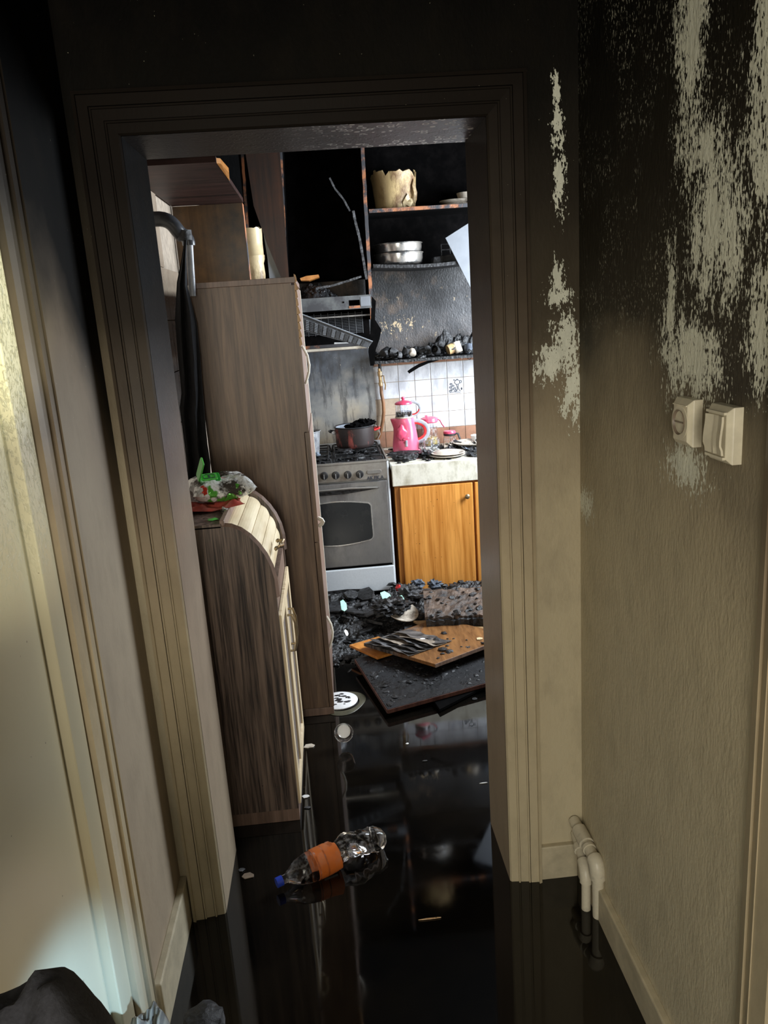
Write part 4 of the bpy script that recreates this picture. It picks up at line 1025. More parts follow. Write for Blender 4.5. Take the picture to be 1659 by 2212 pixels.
# red pot
pc = at(767, 966, z=.852); pc.y = 4.585; pc.x = at(767, 950, y=4.585).x
pt = thing('cooking_pot', 'scorched dark red enamel cooking pot on the right rear burner', 'pot', (pc.x, pc.y, .85))
R0 = .112
obj('pot_body', MB().lathe([(.02, 0), (R0 * .86, 0), (R0 * .96, .008), (R0, .025), (R0 + .002, .118), (R0 + .006, .121), (R0 + .004, .125), (R0 - .003, .122), (R0 - .006, .03), (.02, .012)], (pc.x, pc.y, .851), 44, caps=False), M['pot_red'], pt, smooth=True)
obj('pot_lining', MB().lathe([(.01, .016), (R0 - .0095, .03), (R0 - .0055, .123)], (pc.x, pc.y, .851), 44, caps=False), M['enamel_blue'], pt, smooth=True, label='blue-grey enamel lining')
obj('pot_rim', MB().lathe([(R0 + .004, .119), (R0 + .0075, .122), (R0 + .004, .127), (R0 - .001, .124)], (pc.x, pc.y, .851), 44, caps=False), M['knob'], pt, smooth=True)
for sx in (-1, 1):
    xx = pc.x + sx * (R0 + .002)
    obj('pot_handle', MB().tube([(xx, pc.y - .035, .945), (xx + sx * .028, pc.y - .03, .952), (xx + sx * .034, pc.y, .953), (xx + sx * .028, pc.y + .03, .952), (xx, pc.y + .035, .945)], .006, 8), M['red_plastic'] if sx > 0 else M['knob'], pt, smooth=True)
obj('handle_rivet', MB().blob((pc.x - R0 - .01, pc.y - .045, .948), (.012, .008, .011), 2, .1), M['white'], pt, smooth=True)
lm = MB()
for k, (dx, dy, dz, r) in enumerate(((.03, 0, .115, .06), (.07, .01, .13, .045), (.0, .01, .10, .06), (.09, 0, .14, .03), (.045, 0, .15, .02))):
    lm.blob((pc.x + dx, pc.y + dy, .851 + dz), (r, r * .9, r * .55), 3, .35, k + 2, 3)
o = obj('charred_lump', lm, M['black'], smooth=False); tag(o, 'jagged black charred lump heaped in the red pot', 'lump')
# aluminium pan
ac = Vector((at(664, 985, y=4.42).x, 4.42, .85))
ap = thing('aluminium_pan', 'sooted aluminium pan half hidden by the tall cabinet', 'pan', ac)
obj('pan_body', MB().lathe([(.02, 0), (.062, 0), (.07, .01), (.082, .13), (.088, .134), (.086, .137), (.078, .13), (.066, .012), (.02, .008)], ac, 36, caps=False), M['alu'], ap, smooth=True)
obj('pan_contents', MB().blob(ac + Vector((0, 0, .12)), (.07, .07, .02), 3, .3, 2, 3), M['char'], ap)
obj('ash_drip', MB().blob(ac + Vector((.05, -.06, .01)), (.03, .02, .012), 2, .4, 8), M['blue_rag'], ap)

# ================================================================== COUNTER
ct = thing('base_cabinet', 'honey-coloured wooden base cabinet with round knob right of the stove', 'cabinet', (.9, 4.5, 0))
cx0, cx1 = .330, 1.66
obj('carcass', B(cx0, cx1, 4.262, KB - .02, .03, .664), M['orange_frame'], ct)
obj('side_post', B(cx0 - .002, cx0 + .020, 4.250, 4.30, .03, .664), M['orange_frame'], ct, bev=.001)
dd = [(.356, .764), (.776, 1.20), (1.212, 1.65)]
for x0, x1 in dd:
    d = obj('cabinet_door', B(x0, x1, 4.236, 4.258, .045, .656), M['orange_wood'], ct, bev=.004)
    kx = x1 - .035
    obj('door_knob', MB().lathe([(.005, 0), (.006, .008), (.0135, .014), (.014, .020), (.008, .026), (.001, .027)], (kx, 4.236, .582), 20, Matrix.Rotation(PI / 2, 4, 'X')), M['bronze'], d, smooth=True, label='small dark metal knob')
wk = thing('marble_worktop', 'streaked cream marble worktop with deep front edge on the base cabinet', 'worktop', (.9, 4.5, .665))
obj('front_edge', B(cx0 - .012, cx1 + .02, 4.232, 4.262, .668, .790), M['marble'], wk, bev=.004)
obj('worktop_slab', B(cx0 - .012, cx1 + .02, 4.262, KB - .012, .755, .788), M['marble'], wk)
ZT = .789
# gas pipe, valve and hose
gpz = thing('gas_valve', 'brass gas valve on a dark pipe left of the white tiles', 'valve', (.31, 4.8, 1.1))
V_ = lambda px, py, y=4.795: at(px, py, y=y)
obj('pipe', MB().tube([V_(818, 770), V_(820, 790), V_(821, 812)], .009, 10), M['char_gloss'], gpz, smooth=True)
obj('valve_body', MB().tube([V_(819, 796), V_(820, 802), V_(820, 803), V_(821, 812), V_(821, 813), V_(822, 826), V_(822, 828), V_(823, 834)], [.010, .010, .014, .014, .011, .011, .014, .012], 10), M['brass'], gpz, smooth=True)
obj('valve_lever', MB().tube([V_(824, 812, 4.785), V_(829, 812, 4.778), V_(830, 822, 4.778), V_(833, 832, 4.778), V_(832, 842, 4.778)], .004, 6), M['brass'], gpz, smooth=True)
hs = obj('gas_hose', MB().tube([V_(823, 832), V_(824, 850), V_(828, 870), V_(829, 890), V_(827, 910), V_(823, 930), V_(819, 945), V_(812, 952)], .0105, 10), M['hose'], smooth=True); tag(hs, 'browned rubber gas hose hanging from the brass valve to the stove', 'hose')
lpz = obj('cable', MB().tube([V_(810, 918, 4.75), V_(818, 925, 4.75), V_(821, 938, 4.75), V_(816, 948, 4.75)], .003, 6), M['white'], smooth=True); tag(lpz, 'thin white cable looping beside the red pot', 'cable')

# electric tea maker: kettle with teapot on top
kc = Vector((at(876, 950, y=4.62).x, 4.62, ZT))
tk = thing('electric_kettle', 'heat-deformed pink electric kettle standing on the worktop', 'kettle', kc)
def kf(r, z, t, i):
    spout = math.exp(-((abs(((t - PI + PI) % (2 * PI)) - PI)) / .4) ** 2) * max(0, (z - .13)) * .42
    dent = .0
    da = abs((t + PI / 2 + .3 + PI) % (2 * PI) - PI)
    if .07 < z < .17: dent = -.016 * math.exp(-(da / .5) ** 2) * math.sin((z - .07) / .10 * PI)
    return (r + spout + dent, z)
kp = [(.076, 0), (.079, .004), (.079, .02), (.077, .05), (.073, .08), (.069, .11), (.064, .14), (.060, .165), (.057, .19), (.055, .196), (.050, .197), (.01, .197)]
obj('kettle_body', MB().lathe(kp, kc + Vector((0, 0, .008)), 44, fn=kf), M['pink'], tk, smooth=True)
obj('kettle_base', MB().lathe([(.080, 0), (.080, .007), (.05, .0085)], kc, 36), M['knob'], tk)
obj('melted_fold', MB().blob(kc + Vector((-.026, -.054, .120)), (.034, .014, .045), 3, .16, 5, 1.3).blob(kc + Vector((-.004, -.062, .088)), (.024, .010, .014), 3, .15, 7, 1.2), M['pink_deep'], tk, smooth=True, label='folded melted pink skin')
obj('level_gauge', B(kc.x - .008, kc.x + .004, kc.y - .082, kc.y - .073, kc.z + .045, kc.z + .082), M['grey_plastic'], tk, bev=.002)
obj('base_tab', MB().blob(kc + Vector((.062, -.03, .012)), (.025, .02, .014), 2, .1), M['pink'], tk, smooth=True)
hpth = lambda z0, z1, R, dx: [(kc.x + dx + R * math.sin(PI * i / 10), kc.y - .005, z0 + (z1 - z0) * (1 - math.cos(PI * i / 10)) / 2) for i in range(11)]
obj('handle_outer', MB().tube(hpth(kc.z + .055, kc.z + .185, .083, .055), .009, 8, flat=1.4), M['grey_plastic'], tk, smooth=True, label='grey outer handle')
obj('handle_inner', MB().tube(hpth(kc.z + .067, kc.z + .173, .068, .055), .007, 8, flat=1.4), M['red_plastic'], tk, smooth=True, label='red inner handle')
zc = kc.z + .208
tt = thing('glass_teapot', 'glass teapot with pink lid and dark tea sitting on the pink kettle', 'teapot', (kc.x, kc.y, zc))
kq = Vector((kc.x, kc.y, zc))
obj('pot_glass', MB().lathe([(.046, .002), (.052, .006), (.050, .04), (.047, .078), (.0455, .078), (.0485, .04), (.050, .008), (.045, .004)], kq, 36, caps=False), M['glass'], tt, smooth=True)
obj('pot_foot', MB().lathe([(.05, -.004), (.054, .0), (.053, .006), (.047, .0065)], kq, 32), M['plate'], tt, smooth=True)
obj('tea', MB().lathe([(.0475, .0075), (.0480, .012), (.0472, .035), (.001, .0352)], kq, 32), M['tea'], tt, smooth=True)
obj('teapot_lid', MB().lathe([(.050, .077), (.052, .080), (.050, .087), (.040, .093), (.02, .098), (.010, .100), (.007, .104), (.012, .112), (.009, .120), (.001, .121)], kq, 32), M['pink_deep'], tt, smooth=True)
obj('teapot_handle', MB().tube([(kq.x + .045 + .052 * math.sin(PI * i / 10), kq.y - .004, zc + .008 + .082 * (1 - math.cos(PI * i / 10)) / 2) for i in range(11)], .006, 8, flat=1.5), M['grey_plastic'], tt, smooth=True, label='scorched grey loop handle')
obj('handle_inner', MB().tube([(kq.x + .045 + .044 * math.sin(PI * i / 10), kq.y - .008, zc + .013 + .060 * (1 - math.cos(PI * i / 10)) / 2) for i in range(6)], .004, 8), M['red_plastic'], tt, smooth=True)

# glass jug behind
jc = Vector((at(929, 950, y=4.74).x, 4.74, ZT))
jg = thing('glass_jug', 'glass jug with pink lid and yellow liquid behind the kettle', 'jug', jc)
obj('jug_glass', MB().lathe([(.046, .0), (.05, .004), (.05, .06), (.048, .14), (.046, .155), (.0445, .155), (.0465, .06), (.045, .006)], jc, 36, caps=False), M['glass'], jg, smooth=True)
obj('liquid', MB().lathe([(.044, .006), (.045, .02), (.0445, .06), (.001, .0605)], jc, 32), M['yellow_oil'], jg, smooth=True)
obj('jug_lid', MB().lathe([(.05, .150), (.055, .156), (.052, .175), (.035, .182), (.001, .183)], jc, 32).box(jc.x - .025, jc.x - .012, jc.y - .02, jc.y, jc.z + .18, jc.z + .195), M['pink'], jg, smooth=True)
obj('jug_handle', MB().tube([jc + Vector((.045, -.01, .172)), jc + Vector((.065, -.01, .162)), jc + Vector((.078, -.01, .135)), jc + Vector((.092, -.01, .115))], .0055, 8), M['pink_deep'], jg, smooth=True)
# small pot
sc_ = Vector((at(972, 955, y=4.72).x, 4.72, ZT))
sp = thing('coffee_pot', 'small glass coffee pot with deep pink lid and black handle', 'coffee pot', sc_)
obj('pot_glass', MB().lathe([(.038, .0), (.042, .006), (.041, .03), (.034, .066), (.0325, .066), (.039, .03), (.037, .004)], sc_, 32, caps=False), M['glass'], sp, smooth=True)
obj('collar', MB().lathe([(.036, .064), (.038, .066), (.038, .076), (.034, .077)], sc_, 28), M['knob'], sp, smooth=True)
obj('pot_lid', MB().lathe([(.038, .077), (.039, .082), (.034, .092), (.001, .094)], sc_, 28), M['pink_deep'], sp, smooth=True)
obj('pot_handle', MB().tube([sc_ + Vector((.033, -.012, .075)), sc_ + Vector((.05, -.014, .072)), sc_ + Vector((.058, -.015, .045)), sc_ + Vector((.062, -.015, .038))], .0065, 8), M['knob'], sp, smooth=True)
# ribbed glasses
def tumbler(px, y, lab):
    c = Vector((at(px, 972, y=y).x, y, ZT))
    o = obj('tumbler', MB().lathe([(.020, 0), (.024, .003), (.027, .04), (.028, .072), (.0265, .072), (.0245, .02), (.021, .008), (.005, .008)], c, 32, fn=lambda r, z, t, i: (r * (1 + (.04 * math.cos(t * 9) if 0 < i < 3 else 0)), z), caps=False), M['glass'], smooth=True)
    tag(o, lab, 'glass')
tumbler(908, 4.60, 'leftmost ribbed drinking glass beside the foot of the pink kettle')
tumbler(926, 4.56, 'middle ribbed drinking glass in front of the jug')
tumbler(941, 4.58, 'rightmost ribbed drinking glass in front of the jug')
# plates, cup, burnt stuff on the counter
c = at(966, 984, y=4.36)
for k, (r, dx, z) in enumerate(((.105, 0, .0), (.098, .006, .010), (.075, -.004, .022))):
    lab = ['lowest of the stacked dirty plates at the worktop edge', 'middle one of the stacked dirty plates at the worktop edge', 'upturned small plate topping the stack at the worktop edge'][k]
    prf = [(.03, 0), (r * .7, .004), (r, .014), (r - .002, .016), (.03, .006)] if k < 2 else [(r, 0), (r * .8, .012), (.03, .016), (.001, .016)]
    o = obj('plate', MB().lathe(prf, (c.x + dx, 4.37, ZT + z), 36), M['plate'], smooth=True); tag(o, lab, 'plate')
c = at(1010, 962, y=4.62)
o = obj('plate', MB().lathe([(.03, 0), (.08, .006), (.11, .02), (.108, .022), (.03, .006)], (c.x + .02, 4.62, ZT + .012), 36), M['plate'], smooth=True); tag(o, 'white-rimmed plate behind the burnt scraps by the right jamb', 'plate')
c = at(1026, 940, y=4.70)
o = obj('cup', MB().lathe([(.022, 0), (.034, .03), (.038, .055), (.036, .055), (.02, .006)], (c.x + .012, 4.70, ZT + .002), 28), M['white'], smooth=True); tag(o, 'small white cup against the tiles by the right jamb', 'cup')
c = at(876, 988, y=4.36)
o = obj('burnt_loaf', MB().blob((c.x, 4.36, ZT + .020), (.072, .045, .024), 4, .12, 3, 4), M['char']); tag(o, 'burnt oblong loaf-like lump at the front of the worktop', 'lump')
c = at(880, 972, y=4.45)
o = obj('charred_slab', MB().blob((c.x - .01, 4.47, ZT + .016), (.11, .035, .018), 4, .15, 9, 3), M['char']); tag(o, 'long charred slab in front of the pink kettle', 'lump')
c = at(918, 982, y=4.42)
o = obj('charred_clump', MB().blob((c.x, 4.40, ZT + .018), (.04, .045, .020), 3, .4, 5, 4), M['char_gloss']); tag(o, 'small charred clump between loaf and plates', 'lump')
mb = MB(); rnd = random.Random(8)
for k in range(240):
    x = .34 + rnd.random() * .75; y = 4.27 + rnd.random() * .5; s_ = .004 + rnd.random() ** 2 * .014
    if x > .62: s_ *= 1.3
    mb.blob((x, y, ZT + s_ * .4), (s_ * (1 + rnd.random()), s_ * (.8 + rnd.random()), s_ * .6), 1, .6, k)
o = obj('burnt_scraps', mb, M['char_gloss']); tag(o, 'black burnt scraps strewn over the marble worktop', 'debris', kind='stuff')
rnd = random.Random(21)
for k in range(26):
    x = .66 + rnd.random() * .24; y = 4.30 + rnd.random() * .36
    s_ = .012 + rnd.random() * .014
    a = rnd.random() * PI
    mb = MB().sheet(lambda u, v: (x + math.cos(a) * (u - .5) * s_ * 2 - math.sin(a) * (v - .5) * s_, y + math.sin(a) * (u - .5) * s_ * 2 + math.cos(a) * (v - .5) * s_, ZT + .012 + .018 * rnd.random() * 0 + .012 * math.sin(u * 3 + k) * (v + .3) + .006 * (k % 4)), 3, 3, .002)
    o = obj('burnt_flake', mb, M[['ash', 'blue_rag', 'plate', 'char'][k % 4]]); tag(o, 'curled burnt flake in the litter at the right end of the worktop', 'flake', 'burnt flakes on the worktop')

# ================================================================== OPEN SHELF WITH BURNT CUPS
sh = obj('burnt_shelf', MB().sheet(lambda u, v: (.288 + u * .85, 4.57 + v * (KB - 4.575), 1.318 + .003 * noise.noise(Vector((u * 20, v * 4, 0)))), 40, 6, .016), M['char_gloss']); tag(sh, 'charred wall shelf above the white tiles', 'shelf')
ZS = 1.336
def jar(x, y, r, h, tilt, mat, lab, seed, nm='burnt_cup'):
    R = Matrix.Rotation(seed * 2.4, 4, 'Z') @ Matrix.Rotation(tilt, 4, 'X')
    zz = ZS + (r * math.sin(abs(tilt)) if tilt else 0) + .002
    o = obj(nm, MB().lathe([(r * .6, 0), (r * .9, .004), (r, h * .4), (r * .95, h), (r * .85, h), (r * .88, h * .35), (r * .5, .008)], (x, y, zz), 22, R, fn=lambda q, z, t, i: (q * (1 + .15 * noise.noise(Vector((math.cos(t), math.sin(t), seed + z * 20)))), z * (1 + .12 * noise.noise(Vector((math.cos(t) * 2, math.sin(t) * 2, seed)))))), M[mat], smooth=True)
    tag(o, lab, 'cup')
sX = lambda px: at(px, 760, y=4.63).x
jar(sX(826), 4.625, .030, .055, 1.25, 'char_gloss', 'sooty glass lying on its side at the left end of the burnt shelf', 1)
jar(sX(858), 4.64, .026, .05, 1.1, 'ash', 'ash-coated cup lying in the left half of the burnt shelf', 2)
jar(sX(876), 4.66, .030, .05, .5, 'ash', 'tipped ashy bowl in the middle of the burnt shelf', 3)
jar(sX(892), 4.62, .022, .035, 1.0, 'plate', 'small pale cup lying mouth up near the shelf middle', 4)
jar(sX(945), 4.625, .026, .05, 1.2, 'char_gloss', 'sooty greenish glass lying on the right half of the shelf', 5)
jar(sX(966), 4.63, .030, .06, 1.3, 'bag', 'scorched cup with tan crust lying fourth from the jamb', 6)
jar(sX(992), 4.63, .026, .065, .35, 'plate', 'pale leaning cup on the right part of the shelf', 7)
jar(sX(1012), 4.63, .024, .058, .0, 'blue_rag', 'grey-blue burnt cup standing beside the right jamb', 8)
jar(sX(842), 4.67, .024, .045, .9, 'ash', 'half-sunk grey cup just right of the leftmost sooty glass', 9)
jar(sX(866), 4.61, .018, .03, 1.3, 'ash', 'small ash-grey cup at the shelf edge in its left half', 10)
jar(sX(908), 4.66, .022, .04, 1.2, 'char', 'black cup lying behind the shelf middle', 11)
jar(sX(928), 4.64, .022, .045, .6, 'ash', 'grey tilted cup left of the greenish glass', 12)
jar(sX(979), 4.66, .026, .05, .9, 'ash', 'ash-crusted cup between the tan-crusted and the pale cup', 13)
mb = MB(); rnd = random.Random(4)
for k in range(150):
    x = .30 + rnd.random() * .62; y = 4.585 + rnd.random() ** .7 * .2; s_ = .004 + rnd.random() * .011
    mb.blob((x, y, ZS + s_ * .5 + rnd.random() * .02), (s_ * (1 + rnd.random()), s_, s_ * .8), 1, .6, k)
def ridge(u, v):
    x = .30 + u * .66; hgt = .045 + .065 * min(1, max(0, (u - .42) * 5)) + .04 * noise.noise(Vector((u * 9, 0, 2)))
    return (x, 4.70 + v * .11 , ZS + hgt * math.sin(PI * min(1, v + .15)) * (1 + .4 * noise.noise(Vector((u * 25, v * 5, 0)))))
mb.sheet(ridge, 60, 10)
o = obj('burnt_rubble', mb, M['char_gloss']); tag(o, 'black burnt rubble banked at the back of the shelf', 'debris', kind='stuff')
sl = obj('charred_lath', MB().prism([at(*p, y=4.60) for p in ((880, 802), (888, 796), (905, 786), (925, 779), (950, 774), (948, 778), (925, 785), (905, 794), (884, 807))], (0, .006, 0)), M['black']); tag(sl, 'curved charred lath hanging under the shelf before the tiles', 'lath')

# ================================================================== RUBBLE ON THE KITCHEN FLOOR
def hmap(x, y):
    e = min(1, max(0, (y - 3.42 - .10 * math.sin(x * 7)) / .35)) * min(1, max(0, (4.26 - y) / .05))
    k = .045 + .055 * e
    n_ = noise.fractal(Vector((x * 7, y * 7, 0)), .8, 2.2, 5)
    return -.02 + e * (k + .045 * n_)
mb = MB().sheet(lambda u, v: (-.09 + u * 1.35, 3.38 + v * .86, hmap(-.09 + u * 1.35, 3.38 + v * .86) + .012 * noise.noise(Vector((u * 130, v * 90, 0)))), 150, 100)
rnd = random.Random(2)
for k in range(650):
    x = -.07 + rnd.random() ** 1.3 * 1.1; y = 3.42 + rnd.random() * .80; s_ = .004 + rnd.random() ** 2 * .014
    mb.blob((x, y, max(.003, hmap(x, y)) + s_ * .3), (s_ * (1 + rnd.random()), s_ * (1 + rnd.random()), s_ * .6), 1, .6, k)
o = obj('charred_rubble', mb, M['char_gloss']); tag(o, 'wet black charred rubble heaped before the stove and base cabinet', 'debris', kind='stuff')
rnd = random.Random(12)
for k in range(34):
    x = -.07 + rnd.random() * .50 if k % 3 else .3 + rnd.random() * .55; y = 3.55 + rnd.random() * .60
    z = max(0, hmap(x, y)); s_ = .028 + rnd.random() * .04; a = rnd.random() * 6; tl = (rnd.random() - .5) * 1.2
    R = Matrix.Rotation(a, 4, 'Z') @ Matrix.Rotation(tl, 4, 'X')
    pts = []; n_ = 6
    for i in range(n_): t = 2 * PI * i / n_; rr = s_ * (.6 + .6 * rnd.random()); pts.append(Vector((x, y, z + .012)) + R @ Vector((math.cos(t) * rr * 1.3, math.sin(t) * rr * .8, 0)))
    o = obj('charred_fragment', MB().prism(pts, R @ Vector((0, 0, .008 + rnd.random() * .008))), M['char_gloss' if k % 3 else 'char'], bev=.002)
    tag(o, 'flat jagged charred fragment lying in the floor rubble', 'fragment', 'charred fragments in the floor rubble')

def board(name, N_, Lc, Rc, th, mat, lab, cat='board', zs=(0, 0, 0, 0)):
    F = Lc + Rc - N_
    pts = [N_, Rc, F, Lc]
    o = obj(name, MB().prism(pts, (0, 0, th)), M[mat], bev=.001); tag(o, lab, cat); return o
# lowest rotated board, black soaked door, honey board
N_ = at(950, 1538, z=.006); Lc = at(905, 1470, z=.006); Rc = at(1090, 1465, z=.006)
board('soaked_board', N_, Lc, Rc, .012, 'black', 'black soaked board corner poking out under the charred door', 'board')
N_ = at(838, 1541, z=.022); Lc = at(768, 1431, z=.034); Rc = N_ + (at(1046, 1484, z=.022) - N_) * 1.55
th = .018
def dtop():
    t = NT('wet_charred_door'); o = t.obj(); f = t.noise(o, 9, 7, .7)
    t.bump(t.noise(o, 40, 7, .7), .9, .01)
    return t.out(t.ramp(f, [(.4, (.003, .003, .0035)), (.7, (.018, .018, .020))]), t.ramp(f, [(.40, .15), (.55, .7)]), Specular_IOR_Level=.3)
M['dtop'] = dtop(); M['orange_dark'] = wood('dark_red_edge', (.04, .015, .012), (.12, .05, .035), 1.5, .4)
o = board('charred_door', N_, Lc, Rc, th, 'dtop', 'black charred cabinet door lying in the water, lowest large board', 'door')
F_ = Lc + Rc - N_
eg = MB(); up1 = Vector((0, 0, th))
for a, b in ((N_, Rc), (N_, Lc)):
    d = (b - a).normalized(); nn = Vector((d.y, -d.x, 0)) * .0035
    if (nn.dot((N_ - F_)) < 0): nn = -nn
    eg.hexa([a + nn, b + nn, b, a, a + nn + up1 * .9, b + nn + up1 * .9, b + up1 * .9, a + up1 * .9])
obj('door_edging', eg, M['orange_dark'], o, label='dark red-brown edge band')
mb = MB(); rnd = random.Random(6)
for k in range(260):
    u, v = rnd.random(), rnd.random() ** .8
    p = N_ + (Rc - N_) * u * .9 + (Lc - N_) * (.05 + .85 * v) + up1
    s_ = .002 + rnd.random() ** 3 * .009
    mb.blob((p.x, p.y, p.z + s_ * .2), (s_ * (1 + rnd.random()), s_ * (1 + rnd.random()), s_ * .4), 1, .6, k)
o = obj('soot_crumbs', mb, M['char_gloss']); tag(o, 'soot crumbs and flakes strewn over the charred door', 'debris', kind='stuff')
o = board('orange_board', at(815, 1425, z=.056), at(755, 1398, z=.056), at(880, 1405, z=.056), .012, 'orange_frame', 'orange-brown board end between charred door and honey board', 'board')
N_ = at(940, 1442, z=.088); Lc = at(786, 1396, z=.080); Rc = N_ + (at(1046, 1402, z=.092) - N_) * 1.6
def hboard():
    t = NT('half_burnt_honey_board'); o = t.obj(); X, Y, Z = t.sep(o)
    g = t.noise(o, 3, 6, .6, .4, (14, 3, 3)); wd = t.ramp(g, [(.35, (.12, .05, .016)), (.65, (.25, .115, .038))])
    f = t.step(t.math('ADD', t.math('MULTIPLY', X, -2.6), t.math('ADD', t.math('MULTIPLY', Y, .6), t.noise(o, 8, 6, .7))), .72, 1.02)
    ly = t.noise(o, 9, 5, .6, 0, (2, 9, 1))
    c = t.mix(f, wd, t.ramp(ly, [(.4, (.02, .018, .018)), (.7, (.20, .19, .18))]))
    t.bump(t.math('ADD', t.math('MULTIPLY', f, ly), t.math('MULTIPLY', g, .2)), .8, .012)
    return t.out(c, .38)
M['hboard'] = hboard(); M['ply_pale'] = wood('scorched_pale_ply', (.10, .08, .06), (.34, .28, .22), 1.5, .6); M['ply'] = blend_layer('burnt_ply_grey', (.16, .145, .135), (.02, .018, .018), 12, .42, .6, .5, .6, (1, 4, 1), bump=.5)
o = board('honey_board', N_, Lc, Rc, .016, 'hboard', 'honey-brown board with its left end burnt into grey layers, topmost on the pile', 'board')
up1 = Vector((0, 0, .016)); F_ = Lc + Rc - N_; eg = MB()
for a, b in ((N_, Rc),):
    d = (b - a).normalized(); nn = Vector((d.y, -d.x, 0)) * .003
    eg.hexa([a + nn, b + nn, b, a, a + nn + up1, b + nn + up1, b + up1, a + up1])
obj('board_edging', eg, M['wood_rail'], o, label='reddish edge band')
rnd = random.Random(9)
for k in range(9):
    s0 = .04 + k * .05
    A_ = Lc + (N_ - Lc) * (.02 + .03 * k) + (F_ - Lc) * .05 * 0 + up1
    mb = MB()
    def ply(u, v, k=k):
        p = Lc + (N_ - Lc) * (.05 + .62 * v) + (Rc - N_) * (-.02 + .045 * k + u * (.14 + .05 * math.sin(k))) + up1
        j = .012 * noise.noise(Vector((v * 6, k * 1.7, 0)))
        return (p.x + j, p.y + j, p.z + .003 + .0022 * k * 0 + .016 * (1 - u) ** 2 * abs(math.sin(k * 1.3 + v * 3)) )
    mb.sheet(ply, 5, 14, .0018)
    obj('burnt_ply', mb, M[['ply', 'ash', 'char', 'ply_pale'][k % 4]], o, label='curled burnt ply layer')
o = board('drawer_side', at(965, 1386, z=.082), at(893, 1345, z=.082), at(1041, 1384, z=.082) + Vector((.1, 0, 0)), .010, 'brown_panel' if False else 'wood_rail', 'flat tan board lying behind the honey board', 'board')
o['label'] = 'flat tan board lying just behind the honey board'
o.data.materials[0] = wood('tan_board', (.22, .13, .055), (.36, .23, .11), .8, .45)
# thick charred slab with brown crust
Q = [at(918, 1334, z=.145), at(1046, 1330, z=.145) + Vector((.15, 0, 0)), at(1040, 1270, z=.19) + Vector((.2, 0, 0)), at(914, 1276, z=.19)]
def crust():
    t = NT('brown_crust'); o = t.obj(); f = t.noise(o, 14, 7, .7); t.bump(t.noise(o, 50, 6, .7), .7, .008)
    return t.out(t.ramp(f, [(.38, (.02, .018, .018)), (.55, (.10, .065, .045)), (.75, (.17, .12, .09))]), .6)
M['crust'] = crust()
def slabf(u, v):
    p = Q[0].lerp(Q[1], u).lerp(Q[3].lerp(Q[2], u), v); e = .012 * noise.noise(Vector((u * 14, v * 9, 0)))
    yy = p.y - (.02 * abs(noise.noise(Vector((u * 18, 0, 1)))) if v == 0 else 0)
    return (p.x, yy, p.z + e)
o = obj('charred_slab', MB().sheet(slabf, 36, 16, -.014), M['crust']); tag(o, 'thick brown-crusted charred slab against the honey cabinet door', 'slab')
obj('charred_core', MB().sheet(lambda u, v: Vector(slabf(.01 + .98 * u, v)) + Vector((0, -.012 + .010 * noise.noise(Vector((u * 30, 2, 2))) if v == 0 else 0, -.014)), 36, 16, -.040), M['char_gloss'], o, label='black charred underside')
mb = MB(); rnd = random.Random(17)
for k in range(45):
    u, v = rnd.random(), rnd.random() ** 1.5; p = Vector(slabf(u, v)); s_ = .004 + rnd.random() ** 2 * .014
    mb.blob((p.x, p.y, p.z + .004), (s_ * 1.4, s_ * 1.2, s_ * .7), 1, .6, k)
o = obj('slab_crumbs', mb, M['char_gloss']); tag(o, 'black crumbs scattered on the brown-crusted slab', 'debris', kind='stuff')
# identifiable litter
def flake(name, px, z, w_, h_, mat, lab, cat='scrap', rot=0., th=.003, up=.0):
    c = [at(px[0], px[1], z=z)][0]; a = rot; pts = []
    sh = [(-1, -.6), (-.3, -1), (.7, -.8), (1, .1), (.4, .9), (-.6, .8)]
    for x, y in sh: pts.append(Vector((c.x + (x * math.cos(a) - y * math.sin(a)) * w_, c.y + (x * math.sin(a) + y * math.cos(a)) * h_, c.z + up * y)))
    o = obj(name, MB().prism(pts, (0, 0, th)), M[mat], bev=.0008); tag(o, lab, cat); return o
o = obj('broken_plate', MB().lathe([(.03, 0), (.08, .006), (.12, .02), (.118, .024), (.03, .008)], (0, 0, 0), 40), M['plate'], smooth=True)
o.scale = (.7, .7, .9); o.location = at(868, 1326, z=.10) + Vector((-.0, .0, 0)); o.rotation_euler = (.3, .25, 0); WL[o.name] = o.location.copy()
tag(o, 'pale broken china plate half buried in black rubble', 'plate')
o = obj('ash_clod', MB().blob(tuple(at(846, 1310, z=.15)), (.09, .075, .034), 4, .3, 6, 4), M['char_gloss']); tag(o, 'black clod covering the broken plate', 'clod')
flake('mint_scrap', (742, 1308), .14, .018, .035, 'mint', 'pale mint scrap at the left of the rubble by the tall cabinet', rot=.4, up=.02)
flake('mint_scrap', (833, 1288), .15, .030, .026, 'mint', 'largest mint green scrap in the rubble below the stove', rot=.5, up=.02)
flake('mint_scrap', (868, 1297), .15, .014, .026, 'mint', 'small mint scrap right of the largest mint scrap', rot=.1, up=.02)
flake('white_scrap', (748, 1367), .10, .010, .02, 'white', 'small white chip in the left rubble', rot=.8, up=.01)
o = obj('red_scrap', MB().blob(tuple(at(860, 1270, z=.14)), (.016, .014, .02), 2, .3, 3), M['red_plastic'], smooth=True); tag(o, 'bright red plastic scrap between stove and cabinet', 'scrap')
for k, (px, py, rx, lab) in enumerate(((884, 1277, .05, 'large grey ash-coated chunk below the cabinet corner'), (902, 1262, .035, 'blue-grey crumpled rag chunk left of the slab'), (938, 1262, .035, 'blue-grey crumpled chunk against the honey door'))):
    o = obj('rag_chunk', MB().blob(tuple(at(px, py, z=.16)), (rx, rx * .8, rx * .7), 3, .4, k + 3, 3), M['blue_rag' if k else 'ash']); tag(o, lab, 'chunk')
